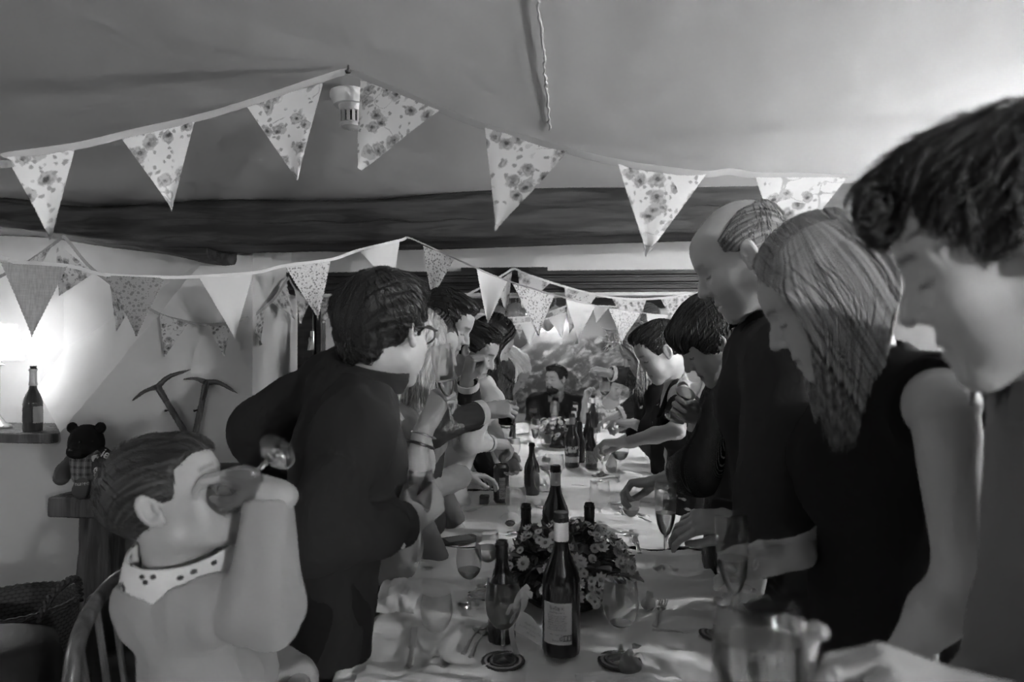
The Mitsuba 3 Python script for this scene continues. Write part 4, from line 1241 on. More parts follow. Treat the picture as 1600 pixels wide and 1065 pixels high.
# ================================================================ bunting
def roses(scale, dens, dark, base, seed):
    """Flat floral print in the flag's own uv (metres): clustered blotchy blooms with darker hearts, small leaves and stems."""
    def f(p, n, uv):
        u, v = uv.x * scale + seed, uv.y * scale + 1.7 * seed
        wob = fbm(u * 1.9, v * 1.9, seed, 3) - .5
        d1, d2, r = voronoi(u + wob * .35, v + wob * .35)
        pet = fbm(u * 5, v * 5, seed, 2)
        bunch = smoothstep(.42, .52, fbm(u * .38 + 5, v * .38, seed, 2))
        bloom = (1 - smoothstep(.34, .48, d1 + .30 * (pet - .5))) * smoothstep(1 - dens, 1.02 - dens, r + .35 * bunch - .1)
        heart = 1 - smoothstep(.06, .22, d1)
        swirl = smoothstep(.35, .65, pet)
        e1, e2, q = voronoi(u * 2.4 + 3 + wob, v * 2.4 + 8 + wob)
        leaf = (1 - smoothstep(.20, .34, e1 + .25 * (pet - .5))) * smoothstep(.52, .56, q) * smoothstep(.30, .45, fbm(u * .5, v * .5, 3 + seed, 2))
        stem = (1 - smoothstep(.006, .022, dr.abs(fbm(u * .8, v * .8, seed + 9, 2) - .5))) * smoothstep(.5, .6, noise(u * .6 + 4, v * .6, seed))
        ink = dr.maximum(bloom * (.40 + .35 * heart + .28 * swirl), dr.maximum(leaf * .62, stem * .45))
        return G(base * (1 - ink) + dark * ink)
    return f


def speckle(scale, dark, base, seed):
    def f(p, n, uv):
        u, v = uv.x * scale + seed, uv.y * scale + seed
        d1, d2, r = voronoi(u, v)
        e1, e2, q = voronoi(u * 2.1 + 5, v * 2.1)
        ink = dr.maximum((1 - smoothstep(.22, .36, d1)) * smoothstep(.35, .4, r) * .75, (1 - smoothstep(.2, .35, e1)) * smoothstep(.5, .55, q) * .5)
        return G(base * (1 - ink) + dark * ink)
    return f


def weave_bump(p, n, uv):
    return noise(uv.x * 900, uv.y * 900, 0) + .5 * fbm(uv.x * 30, uv.y * 30, 2, 2)


def fabric(name, tex):
    scene[name] = {'type': 'twosided', 'bsdf': {'type': 'principled', 'base_color': tex if isinstance(tex, dict) else {'type': 'rgb', 'value': [tex] * 3}, 'roughness': .9, 'specular': .1}}


fabric('print_rose', proc(roses(27, .52, .07, .60, 1.0)))
fabric('print_rose_small', proc(roses(44, .52, .08, .62, 4.0)))
fabric('print_ditsy', proc(speckle(85, .08, .62, 2.0)))
fabric('print_ditsy_dark', proc(speckle(60, .13, .30, 7.0)))
fabric('cloth_linen', proc(lambda p, n, uv: G(.30 + .10 * noise(uv.x * 420, uv.y * 60, 1) + .06 * noise(uv.x * 50, uv.y * 400, 2))))
fabric('cloth_cream', .66)
fabric('tape_white', .70)
fabric('tape_grey', .34)
frng = np.random.RandomState(12)


def flag_mesh(tl, tr, tip, pinked, seed):
    """A triangular cloth flag hanging from tl-tr down to its tip, gently rippled, with pinked or plain edges."""
    tl, tr, tip = map(np.asarray, (tl, tr, tip))
    w = np.linalg.norm(tr - tl); hgt = np.linalg.norm(tip - (tl + tr) / 2)
    nrm = unit(np.cross(tr - tl, tip - tl))
    rows = 41 if pinked else 22
    cols = 9
    g, uv = [], []
    for i in range(rows):
        v = i / (rows - 1)
        a, b = tl + (tip - tl) * v, tr + (tip - tr) * v
        tooth = (0.0032 if i % 2 else 0.0) if pinked else 0.0
        ww = np.linalg.norm(b - a)
        e = unit(tr - tl)
        half = max(ww / 2 - tooth, 0.0006)
        c = (a + b) / 2
        row, ru = [], []
        for j in range(cols):
            s_ = j / (cols - 1) * 2 - 1
            x = s_ * half
            rip = .010 * v * math.sin(seed * 3.1 + v * 3.5 + s_ * 1.2) + .006 * math.sin(seed + s_ * 2.6) * (0.25 + v)
            row.append(c + e * x + nrm * rip)
            ru.append((x + seed * .37, -v * hgt + seed * .71))
        g.append(row); uv.append(ru)
    g, uv = np.array(g), np.array(uv).reshape(-1, 2)
    m = sheet(g, .0009)
    return m, np.vstack([uv, uv])


def bunting(label, tape_pts, flags, tape_mat='tape_white', tape_r=.006, ends=True):
    """tape_pts: (px, py, Y); flags: (x1, y1, x2, y2, xt, yt, Y1, Y2, Yt, material, pinked)."""
    t = thing('bunting', label, 'bunting')
    pts = smooth_pts([P(*q) if len(q) == 3 else V(*q[:3]) for q in tape_pts], 14 * len(tape_pts))
    m = tube(pts, tape_r, 8, True, .12, (0, 0, 1))
    part(t, 'tape', m, tape_mat, 30)
    for f in flags:
        x1, y1, x2, y2, xt, yt, Y1, Y2, Yt, mat, pk = f
        sd = frng.rand() * 10
        m, uv = flag_mesh(P(x1, y1, Y1), P(x2, y2, Y2), P(xt, yt, Yt), pk, sd)
        part(t, 'flag', m, mat, True, uv=uv)
    return t


R_, S_, D_, K_, L_, C_ = 'print_rose', 'print_rose_small', 'print_ditsy', 'print_ditsy_dark', 'cloth_linen', 'cloth_cream'
YP = PZ(545, 112, CEIL_Z - .01)[1]
bunting('nearest bunting of large rose print flags pinned to the ceiling', [(XL + .01, .95, 2.02, 0), (-1.9, 1.15, 1.80, 0), (-40, 256, 1.25), (10, 244, 1.28), (120, 228, 1.36), (200, 209, 1.42), (310, 184, 1.5), (400, 157, YP - .07), (500, 124, YP - .02), (545, 113, YP), (590, 130, YP - .03), (690, 172, YP - .10), (760, 199, YP - .14), (890, 236, YP - .18), (965, 254, YP - .18), (1045, 266, YP - .17), (1105, 272, YP - .15), (1140, 268, YP - .12), (1180, 274, YP - .10), (1250, 275, YP - .08), (1325, 277, YP - .06), (1365, 270, YP - .03), (1400, 274, YP), (1500, 262, YP + .1), (1620, 240, YP + .1), (XR - .01, 1.9, 1.98, 0)],
        [(10, 246, 117, 232, 79, 374, 1.28, 1.36, 1.33, R_, 0), (188, 214, 305, 186, 268, 327, 1.42, 1.5, 1.46, R_, 0), (384, 164, 505, 130, 465, 282, YP - .07, YP - .02, YP - .05, R_, 0), (563, 124, 686, 172, 559, 262, YP - .02, YP - .10, YP - .07, R_, 0),
         (758, 200, 887, 236, 775, 361, YP - .14, YP - .18, YP - .17, R_, 0), (966, 256, 1104, 271, 1010, 400, YP - .18, YP - .15, YP - .17, R_, 0), (1181, 277, 1324, 277, 1222, 400, YP - .10, YP - .06, YP - .09, R_, 0)], 'tape_grey', .0075)
pin = P(545, 113, YP)
solo('drawing_pin', moved(lathe([(0, -.004), (.006, -.003), (.0075, .001), (.006, .003), (.002, .004), (.0018, .022), (0, .022)], 16), pin + V(0, -.004, .0), (0, 0, 1)), 'black_iron', 'dark drawing pin holding the nearest bunting to the ceiling', 'pin')

bunting('middle bunting of pinked flags hung under the beam', [(XL + .01, 1.75, 1.86, 0), (-60, 395, 1.95), (0, 407, 2.0), (105, 415, 2.1), (165, 429, 2.25), (260, 433, 2.4), (310, 432, 2.45), (395, 426, 2.55), (445, 415, 2.6), (518, 405, 2.7), (560, 391, 2.78), (626, 375, 2.86), (637, 371, 2.87), (662, 381, 2.84), (712, 404, 2.8), (745, 419, 2.8), (795, 439, 2.85), (868, 461, 2.95), (930, 477, 3.2), (1000, 488, 3.5), (1048, 492, 3.8), (1120, 486, 3.9)],
        [(0, 409, 106, 416, 50, 526, 2.0, 2.1, 2.06, L_, 1), (164, 430, 258, 434, 214, 525, 2.25, 2.4, 2.33, K_, 1), (310, 433, 395, 429, 367, 530, 2.45, 2.55, 2.5, C_, 1), (445, 416, 517, 407, 497, 500, 2.6, 2.7, 2.65, D_, 1), (562, 393, 625, 377, 615, 452, 2.78, 2.86, 2.82, C_, 1),
         (660, 383, 711, 405, 674, 466, 2.84, 2.8, 2.82, D_, 1), (744, 420, 793, 440, 761, 506, 2.8, 2.85, 2.82, C_, 1), (800, 443, 867, 462, 841, 524, 2.86, 2.95, 2.9, D_, 1), (884, 467, 930, 478, 903, 537, 3.05, 3.2, 3.1, C_, 1), (951, 482, 1001, 489, 973, 538, 3.3, 3.5, 3.4, D_, 1), (1010, 489, 1045, 492, 1022, 552, 3.6, 3.75, 3.65, C_, 1)])

bunting('bunting across the recess and the ice axe wall', [(XL + .01, 2.88, 1.62, 0), (-40, 455, 2.9), (0, 432, 2.92), (45, 408, 2.93), (88, 378, 2.92), (97, 370, 2.90), (108, 378, 2.92), (150, 425, 3.0), (240, 486, 3.15), (290, 502, 3.2), (325, 507, 3.2), (362, 504, 3.22), (400, 490, 3.35), (428, 467, 3.5), (446, 440, 3.7), (452, 434, 3.8)],
        [(42, 410, 82, 382, 62, 418, 2.93, 2.92, 2.93, S_, 0), (88, 380, 148, 426, 92, 462, 2.92, 3.0, 2.96, R_, 0), (172, 445, 205, 478, 182, 518, 3.05, 3.1, 3.07, S_, 0), (249, 490, 294, 505, 257, 558, 3.15, 3.2, 3.17, R_, 0), (325, 507, 361, 505, 350, 556, 3.2, 3.22, 3.2, S_, 0), (383, 498, 413, 481, 408, 539, 3.3, 3.42, 3.36, S_, 0), (424, 471, 446, 442, 461, 498, 3.5, 3.7, 3.62, R_, 0)], 'tape_grey', .007)
bunting('short bunting beside the doorway post', [(450, 432, 3.8), (462, 452, 3.79), (484, 468, 3.78), (520, 474, 3.78), (560, 462, 3.78)],
        [(460, 451, 486, 468, 470, 505, 3.79, 3.78, 3.78, R_, 0), (497, 470, 530, 473, 505, 504, 3.78, 3.78, 3.78, S_, 0)], 'tape_grey', .005)
bunting('bunting pinned to the dark timber over the opening', [(640, 500, 3.84), (690, 478, 3.82), (740, 455, 3.8), (785, 430, 3.8), (803, 420, 3.82), (822, 428, 3.8), (880, 447, 3.78), (935, 461, 3.77), (985, 467, 3.77), (1040, 465, 3.78), (1100, 456, 3.8), (1160, 444, 3.8)],
        [(776, 441, 800, 424, 792, 497, 3.8, 3.81, 3.8, R_, 0), (809, 424, 861, 441, 815, 482, 3.8, 3.79, 3.8, R_, 0), (882, 449, 933, 461, 890, 520, 3.78, 3.77, 3.78, R_, 0), (955, 464, 1010, 467, 990, 528, 3.77, 3.78, 3.78, S_, 0), (1032, 466, 1082, 460, 1060, 520, 3.78, 3.79, 3.78, S_, 0)], 'tape_white', .006)
pin = P(804, 419, 3.83)
solo('drawing_pin', moved(lathe([(0, -.004), (.006, -.003), (.0075, .001), (.006, .003), (.002, .004), (.0018, .03), (0, .03)], 16), pin, (0, 1, 0)), 'black_iron', 'drawing pin on the dark timber over the opening', 'pin')
bunting('brightly lit bunting of plain flags in the far room', [(XFL + .01, 5.6, 1.72, 0), (760, 512, 5.6), (800, 507, 5.6), (845, 500, 5.6), (890, 487, 5.6), (930, 478, 5.6), (985, 481, 5.6), (1045, 487, 5.6), (1100, 488, 5.6), (XFR - .01, 5.6, 1.80, 0)],
        [(780, 510, 800, 508, 790, 560, 5.6, 5.6, 5.6, C_, 0), (813, 506, 843, 501, 828, 540, 5.6, 5.6, 5.6, C_, 0), (857, 497, 884, 489, 879, 529, 5.6, 5.6, 5.6, C_, 0), (926, 479, 952, 479, 932, 504, 5.6, 5.6, 5.6, C_, 0), (1003, 482, 1042, 487, 1022, 512, 5.6, 5.6, 5.6, C_, 0)])
bunting('dim upper bunting in the far room', [(XFL + .01, 5.9, 1.80, 0), (745, 490, 5.9), (768, 496, 5.9), (800, 496, 5.9), (833, 493, 5.9), (868, 484, 5.9), (905, 470, 5.9), (1000, 440, 5.9), (XFR - .01, 5.9, 1.98, 0)],
        [(774, 497, 792, 497, 785, 508, 5.9, 5.9, 5.9, C_, 0), (800, 497, 822, 495, 812, 530, 5.9, 5.9, 5.9, S_, 0), (862, 487, 884, 479, 874, 510, 5.9, 5.9, 5.9, S_, 0)], 'tape_white', .006)

# balloons in the far room
grey('balloon_grey', .22, .2, .6)
grey('balloon_pale', .42, .2, .6)
for k, (x, y, r, Y, mat, lab) in enumerate(((806, 490, 17, 6.7, 'balloon_grey', 'grey balloon high behind the speckled flag in the far room'), (811, 526, 15, 6.6, 'balloon_grey', 'grey balloon with a bright highlight left of the picture light'), (797, 547, 16, 6.8, 'balloon_grey', 'lowest dark balloon of the cluster above the white haired guest'), (778, 492, 14, 6.9, 'balloon_grey', 'dark balloon at the left end of the far cluster'), (856, 504, 11, 6.8, 'balloon_pale', 'pale balloon right beside the picture light'), (868, 488, 10, 6.85, 'balloon_pale', 'pale balloon above the picture light'), (964, 536, 10, 6.7, 'balloon_pale', 'small pale balloon under the tip of a speckled flag'), (982, 535, 9, 6.8, 'balloon_grey', 'grey balloon by the fair hair on the right of the mural'))):
    c = P(x, y, Y); rr = r * Y / FPX
    t = thing('balloon', lab, 'balloon')
    part(t, 'skin', moved(lathe([(0, -1.25 * rr), (rr * .08, -1.24 * rr)] + [(rr * math.cos(a) * (1 if a > 0 else 1 - .12 * abs(math.sin(a))), rr * math.sin(a) * (1.05 if a > 0 else 1.18)) for a in np.linspace(-1.45, 1.5, 18)] + [(0, rr * 1.05)], 28), c), mat, True)
    part(t, 'string', tube([c + V(0, 0, 1.04 * rr), V(c[0], c[1], CEIL_Z - .004)], .0015, 5), 'tape_white')
    part(t, 'knot', moved(lathe([(0, -1.36 * rr), (rr * .13, -1.35 * rr), (rr * .06, -1.25 * rr), (0, -1.24 * rr)], 12), c), mat, True)
# ================================================================ people
scene['skin'] = {'type': 'twosided', 'bsdf': {'type': 'principled', 'base_color': {'type': 'mesh_attribute', 'name': 'vertex_color'}, 'roughness': .48, 'specular': .35}}
grey('eye_white', .6, .15, .5)
grey('eye_iris', .03, .1, .6)


def hair_mat(name, lo, hi):
    """Strand streaks: the colour runs along each head's own hair direction, stored in uv (u across the strands)."""
    def col(p, n, uv):
        t = fbm(uv.x * 1.0, uv.y * 1.0, 0, 3)
        return G(lo + (hi - lo) * smoothstep(.25, .75, t))
    scene[name] = {'type': 'twosided', 'bsdf': {'type': 'principled', 'base_color': proc(col), 'roughness': .5, 'specular': .25}}
    return name


hair_mat('hair_black', .006, .020)
hair_mat('hair_brown', .012, .05)
hair_mat('hair_fair', .06, .36)
hair_mat('hair_pale', .35, .75)
hair_mat('hair_white', .62, .9)
hair_mat('hair_grey', .05, .22)


def knit(name, v, f=260.0):
    bumpy(name, v, lambda p, n, uv: noise(p.x * f, p.y * f, p.z * f), .0012, .92, .1)


knit('knit_pale', .29)
knit('knit_dark', .024)
knit('cardigan_grey', .25, 320)
fabric('shirt_black', .016)
fabric('shirt_white', .50)
fabric('shirt_grey', .13)
fabric('suit_dark', .022)
fabric('suit_black', .010)
fabric('dress_black', .007)
fabric('jeans', .035)
fabric('tie_pale', .42)


def wavy_stripes(p, n, uv):
    """Fine pale quills on black, fanning out in slanted bands."""
    w = fbm(p.x * 3, p.y * 3, p.z * 2, 2)
    a = p.x * .7 - p.y * .7
    band = dr.sin(a * 38 + p.z * 9 + 5 * w)
    s_ = dr.sin(a * 640 + p.z * (150 + 90 * band) + 24 * w)
    t = smoothstep(.6, .97, s_) * (.25 + .75 * smoothstep(-.6, .5, band))
    return G(.008 + .42 * t)


def dots(p, n, uv):
    a, b, r = voronoi(uv.x * 42, uv.y * 42)
    ink = (1 - smoothstep(.15, .20, a)) * smoothstep(.25, .3, r)
    return G(.66 * (1 - ink) + .03 * ink)


def blossom(p, n, uv):
    a, b, r = voronoi(p.x * 45 + p.y * 30, p.z * 45)
    return G(.008 + .16 * (1 - smoothstep(.2, .35, a)) * smoothstep(.5, .55, r))


def lace(p, n, uv):
    t = smoothstep(.46, .54, fbm(p.x * 34, p.y * 34, p.z * 34, 3))
    return G(.22 + .45 * t)


fabric('dress_striped', proc(wavy_stripes))
fabric('skirt_blossom', proc(blossom))
fabric('lace_white', proc(lace))
fabric('shirt_dotted', proc(dots))


def basis(fwd, up):
    f = unit(fwd); u = unit(np.asarray(up, float) - f * np.dot(up, f)); r = np.cross(f, u)
    return np.stack([r, f, u], 1)                  # columns: right, forward, up


def head_sdf(C, M, s, o, k_=1.0):
    """A head about its centre: local x right, y forward, z up, in metres of an adult head times s."""
    L = lambda x, y, z: C + s * (M @ V(x, y, z))
    S = SDF()
    jw, fem = o.get('jaw', 1.0), o.get('fem', 0)
    S.ell(L(0, -.014, .036), (s * .0745, s * .094, s * .083), M)
    S.ell(L(0, .030, -.030), (s * .060, s * .062, s * .080), M, k=s * .03)
    S.ell(L(0, .058, .040), (s * .055, s * .036, s * .045), M, k=s * .03)                       # forehead
    for sx in (-1, 1):
        S.cone(L(sx * .050 * jw, .004, -.062), L(sx * .018, .066, -.100), s * .019, s * .015, k=s * .03)   # jaw
        S.ball(L(sx * .040, .060, -.026), s * .021, k=s * .025)                                # cheekbone
        S.ell(L(sx * .036, .052, -.058), (s * .022, s * .024, s * .026), M, k=s * .025)        # cheek
        S.cone(L(sx * .012, .083, .021), L(sx * .044, .066, .019), s * (.0105 if not fem else .008), s * .010, k=s * .014)
    S.ell(L(0, .073, -.100), (s * .021, s * .017, s * .017), M, k=s * .02)                     # chin
    S.ell(L(0, .069, -.066), (s * .027, s * .020, s * .022), M, k=s * .018)                    # mouth mound
    for sx in (-1, 1):
        S.ell(L(sx * .031, .096, -.001), (s * .0175, s * .0165, s * .0135), M, k=s * .012, mode='s')
        S.ball(L(sx * .031, .0725, -.002), s * .0130, k=s * .003)                              # lidded eye
    S.chain([L(0, .084, .012), L(0, .099, -.014), L(0, .108, -.030)], [s * .0075, s * .0085, s * .0105], k=s * .010)
    for sx in (-1, 1):
        S.ball(L(sx * .0125, .094, -.034), s * .0088, k=s * .006)
        S.ball(L(sx * .0065, .101, -.0425), s * .0034, k=s * .003, mode='s')
    op = o.get('mouth', 0.0)
    S.chain([L(-.023, .077, -.0665), L(-.007, .0895, -.0625), L(0, .0885, -.0635), L(.007, .0895, -.0625), L(.023, .077, -.0665)], [s * .0035, s * .0058, s * .0054, s * .0058, s * .0035], k=s * .004)
    S.chain([L(-.020, .077, -.0715), L(0, .0875, -.0765 - op * .01), L(.020, .077, -.0715)], [s * .0035, s * .0072, s * .0035], k=s * .005)
    S.chain([L(-.024, .083, -.0685), L(0, .0945, -.0692 - op * .004), L(.024, .083, -.0685)], [s * .0016, s * (.0022 + op * .006), s * .0016], k=s * .003, mode='s')
    for sx in (-1, 1):                                                                         # ears
        E = L(sx * .074, -.008, -.004)
        ex, ey, ez = M @ unit(V(sx * .92, .38, 0)), M @ unit(V(-sx * .38, .91, .14)), M @ unit(V(0, -.16, .98))
        R = np.stack([ex, ey, ez], 1)
        S.ell(E + ex * s * .008, (s * .0085, s * .0185, s * .031), R, k=s * .006)
        S.ell(E + ex * s * .0185 + ey * s * .002 - ez * s * .001, (s * .0125, s * .0125, s * .0205), R, k=s * .0025, mode='s')
        S.ell(E + ex * s * .016 + ey * s * .001 + ez * s * .016, (s * .004, s * .009, s * .006), R, k=s * .003, mode='s')
        S.ball(E + ex * s * .011 + ey * s * .010 - ez * s * .004, s * .0045, k=s * .004)
        S.ball(E + ex * s * .006 + ey * s * .006 - ez * s * .027, s * .0075, k=s * .006)
    return S, L


def skin_colours(v, C, M, s, o):
    q = (v - C) @ M / s
    base = o.get('tone', .40) * .9
    c = np.full(len(v), base)
    x, y, z = np.abs(q[:, 0]), q[:, 1], q[:, 2]
    inh = (np.abs(q) < V(.1, .14, .14)).all(1)
    c *= 1 + .10 * (meshkit.fbm(v * 55, 3, 2) - .5)
    sm = lambda a, b, t: np.clip((t - a) / (b - a), 0, 1)
    brow = np.exp(-((z - .0235 + .10 * np.maximum(x - .034, 0)) / .0042) ** 2) * sm(.010, .016, x) * (1 - sm(.044, .050, x)) * (y > .05)
    c = np.where(inh, c * (1 - (.75 if not o.get('fem') else .6) * o.get('brow', 1.0) * brow), c)
    lash = np.exp(-((z + .0078 + 5 * (x - .031) ** 2 * -1) / .0024) ** 2) * (np.abs(x - .031) < .017) * (y > .056)
    c = np.where(inh, c * (1 - .85 * lash), c)
    lip = np.exp(-((z + .0695) / .0075) ** 2) * (x < .024 - .35 * np.abs(z + .0695)) * (y > .074)
    c = np.where(inh, c * (1 - (.30 if not o.get('fem') else .42) * lip), c)
    b = o.get('stubble', 0)
    if b:
        m = sm(-.035, -.055, z) * sm(-.005, .015, y) + np.exp(-((z + .052) / .006) ** 2) * (y > .08) * (x < .03)
        c = np.where(inh, c * (1 - b * np.clip(m, 0, 1) * (1 - lip)), c)
    return np.repeat(np.clip(c, .01, 1)[:, None], 3, 1)


def hand_sdf(S, W, X, Z, side, curl, thumb=.5, sz=1.0, spread=1.0, k=.006):
    """Right or left hand: wrist W, X towards the knuckles, Z out of the palm. curl: three joint angles (degrees) for all fingers or a list of four."""
    X = unit(X); Z = unit(np.asarray(Z, float) - X * np.dot(Z, X)); Y = np.cross(Z, X) * (-1 if side == 'R' else 1)   # Y to the thumb side
    L = lambda x, y, z: W + sz * (X * x + Y * y + Z * z)
    curl = [curl] * 4 if np.isscalar(curl[0]) else curl
    mc = [(.088, .0275), (.091, .0090), (.086, -.0095), (.078, -.0265)]
    ln = [(.043, .026, .021), (.047, .030, .022), (.044, .028, .022), (.034, .021, .019)]
    rad = [.0092, .0094, .0088, .0078]
    for (x, y), r in zip(mc, rad): S.cone(L(.008, y * .55, 0), L(x, y, -.001), sz * .0150, sz * .0108, k=.010)
    S.cone(L(.02, -.018, .006), L(.06, -.022, .006), sz * .013, sz * .011, k=.012)
    S.trunk(L(-.045, 0, 0), L(.012, 0, 0), sz * .0265, sz * .0195, sz * .027, sz * .0185, Y, .012)
    for i in range(4):
        x, y = mc[i]; a = 0; p = V(x, y, -.001); sp = (1.5 - i) * .07 * spread; r = rad[i]; pts = [p]
        for j in range(3):
            a += math.radians(curl[i][j]); d = V(math.cos(a) * math.cos(sp), math.sin(sp) * max(math.cos(a), .15), math.sin(a))
            p = p + unit(d) * ln[i][j]; pts.append(p)
        S.chain([L(*q) for q in pts], [sz * r * q for q in (1.05, .97, .88, .74)], k=.0022)
    o = thumb
    p0, p1 = V(.016, .020, .006), V(.046, .046 - .014 * o, .010 + .024 * o)
    p2 = p1 + .035 * unit(V(.80, .38 - .62 * o, .12 + .45 * o)); p3 = p2 + .028 * unit(V(.86, .12 - .62 * o, .10 + .28 * o))
    S.chain([L(*p0), L(*p1), L(*p2), L(*p3)], [sz * .0175, sz * .0128, sz * .0106, sz * .0086], k=.006)
    return Y


GRIP = [(48, 62, 40), (50, 66, 42), (52, 68, 44), (56, 70, 45)]
FIST = [(75, 95, 55), (78, 98, 58), (80, 98, 58), (80, 95, 55)]
RELAX = [(18, 22, 14), (22, 28, 16), (26, 32, 18), (30, 34, 20)]
PINCH = [(38, 42, 22), (42, 46, 24), (46, 50, 26), (50, 54, 28)]
SKINS = {}


def strands(surf, flow, n, length, seed, r0=.0016, lift=.002, seg=7, wob=.15, grav=0.0):
    """Thin tapering locks that follow flow(points) along the surface of a hair mesh, a little proud of it."""
    rs = np.random.RandomState(seed)
    sv, sn = np.asarray(surf.vertices), np.asarray(surf.vertex_normals)
    tree = cKDTree(sv)
    p = sv[rs.randint(len(sv), size=n)].copy()
    path, jit = [], (rs.rand(n, 3) - .5) * wob
    Ls = length * (.5 + rs.rand(n)); tip = rs.rand(n) ** 2
    for i in range(seg + 1):
        near = tree.query(p)[1]; nr = sn[near]
        p = p + nr * (lift * (.15 + .85 * tip * i / seg) - ((p - sv[near]) * nr).sum(1))[:, None]
        path.append(p)
        d = flow(p) + jit
        d = d - nr * (d * nr).sum(1, keepdims=True)
        p = p + d / (np.linalg.norm(d, axis=1, keepdims=True) + 1e-9) * (Ls / seg)[:, None]
    return locks(np.array(path).transpose(1, 0, 2), r0 * (.6 + .8 * rs.rand(n)), seed)


def locks(paths, r, seed=0):
    """Many tubes at once (four-sided, tapering to nothing): paths (n, k, 3)."""
    n, k = paths.shape[:2]
    t = np.gradient(paths, axis=1); t /= np.linalg.norm(t, axis=2, keepdims=True) + 1e-9
    a = np.cross(t, V(.31, .52, .79)); a /= np.linalg.norm(a, axis=2, keepdims=True) + 1e-9
    b = np.cross(t, a)
    u = np.linspace(0, 1, k)
    prof = (np.minimum(1, u * 4 + .45) * (1 - u ** 3) + .03)[None, :, None] * np.asarray(r)[:, None, None]
    ring = np.stack([paths + prof * (a * c + b * s_) for c, s_ in ((1, 0), (0, 1), (-1, 0), (0, -1))], 2)      # n, k, 4, 3
    idx = np.arange(n * k * 4).reshape(n, k, 4)
    A, B = idx[:, :-1], idx[:, 1:]; A2, B2 = np.roll(A, -1, 2), np.roll(B, -1, 2)
    f = np.vstack([np.stack([A, A2, B2], -1).reshape(-1, 3), np.stack([A, B2, B], -1).reshape(-1, 3)])
    return trimesh.Trimesh(ring.reshape(-1, 3), f, process=False)


def hair_uv(v, C, M, s, long=False):
    """u runs across the strands, v along them."""
    q = (v - C) @ M / s
    az = np.arctan2(q[:, 0], q[:, 2] + .02 if not long else q[:, 1] + .03)
    if long: return np.stack([az * 60, q[:, 2] * 4], -1)
    return np.stack([np.arctan2(q[:, 0], q[:, 2] + .04) * 42 + q[:, 1] * 20, q[:, 1] * 16 - q[:, 2] * 9], -1)


def hair_cap(C, M, s, o, h):
    """Hair cut close to the head; o['style'] picks the hairline and extra volume."""
    L = lambda x, y, z: C + s * (M @ V(x, y, z))
    st = o['style']; S = SDF()
    t = {'short': .010, 'crop': .008, 'mop': .013, 'bob': .020, 'bald': .007, 'long': .014, 'white': .016, 'up': .014}[st]
    S.ell(L(0, -.016, .037), (s * (.0745 + t), s * (.094 + t), s * (.083 + t)), M)
    if st in ('short', 'mop'):
        S.ell(L(.01, .045, .098), (s * .055, s * .050, s * (.022 + t * .5)), M, k=s * .03)
    if st == 'crop': S.ell(L(0, .056, .044), (s * .064, s * .046, s * .056), M, k=s * .02)
    if 'fringe' in o: S.ell(L(0, .095, .078), (s * .055, s * o['fringe'], s * .026), M, k=s * .02)
    if st == 'mop':
        for i, a in enumerate(np.linspace(-2.6, 2.6, 11)):
            S.ball(L(.058 * math.sin(a), -.03 - .062 * math.cos(a), .03 + .02 * math.sin(i * 2.3)), s * .032, k=s * .025)
        S.ell(L(0, -.075, -.03), (s * .058, s * .03, s * .05), M, k=s * .03)
    if st == 'bob':
        S.ell(L(0, -.045, .05), (s * .088, s * .085, s * .075), M, k=s * .03)
        S.ell(L(0, .06, .07), (s * .066, s * .045, s * .04), M, k=s * .03)
    if st == 'up':
        S.ell(L(0, -.10, .05), (s * .045, s * .04, s * .045), M, k=s * .015)
    if st == 'white':
        for i in range(9): S.ball(L(.05 * math.sin(i * 2.1), -.04 - .04 * math.cos(i * 1.7), .07 + .03 * math.cos(i * 3.1)), s * .04, k=s * .02)
    front = {'short': .050, 'crop': .058, 'mop': .040, 'bob': .022, 'long': .060, 'white': .06, 'up': .06, 'bald': .2}[st] + o.get('hairline', 0)
    if 'fringe' in o: front -= .0
    if st == 'bald': ys, zs = [-.14, -.06, -.02, .0, .02, .036, .05], [-.075, -.06, -.03, .012, .018, .022, .3]
    else: ys, zs = [-.14, -.06, -.03, -.010, .012, .034, .052, .078, .13], [-.085, -.07, -.045, .000, .004, -.004 + o.get('side', 0), front - .012, front, front]
    if st == 'bob': ys, zs = [-.14, -.03, .0, .02, .045, .06, .13], [-.075, -.062, -.03, -.035, -.02, .022, front]

    def clip(p):
        q = (p - C) @ M / s
        z = np.interp(q[:, 1], ys, zs)
        d = (z - q[:, 2]) * s + .012 * s * (meshkit.noise(q * V(60, 60, 8), 4) - .5)
        if st == 'bald':
            top_ = (q[:, 2] - (.088 - .55 * np.maximum(q[:, 1] + .03, 0))) * s
            d = np.maximum(d, top_)
        return d
    S.clip_fn(clip, s * .006)
    amp = {'crop': .002, 'short': .005, 'mop': .006, 'bob': .005, 'bald': .002, 'long': .004, 'white': .008, 'up': .004}[st] * s

    def rough(p):
        uv = hair_uv(p, C, M, s)
        return amp * (2 * meshkit.fbm(np.stack([uv[:, 0] * .5, uv[:, 1] * .25, 0 * uv[:, 0]], -1), 3, 5) - 1)
    S.field(rough)
    return S.mesh(h)


def cap_flow(C, M, s, st):
    crown = C + s * (M @ V(.01, -.055, .115)); fw, dn = M[:, 1], -M[:, 2]

    def flow(p):
        d = p - crown; d = d / (np.linalg.norm(d, axis=1, keepdims=True) + 1e-9)
        if st in ('short', 'crop', 'mop'): return d + .35 * fw + .25 * dn
        return d + .15 * fw + .5 * dn
    return flow


def folds(amp, freq, seed, along=(0, 0, 1)):
    """Soft cloth folds: ridged noise stretched along a direction."""
    a = unit(along)

    def fn(p):
        q = p - np.outer(p @ a, a) * .72
        return (amp * (1 - 2.2 * np.abs(2 * meshkit.fbm(q * freq + seed, 3, seed) - 1))).astype(np.float32)
    return fn


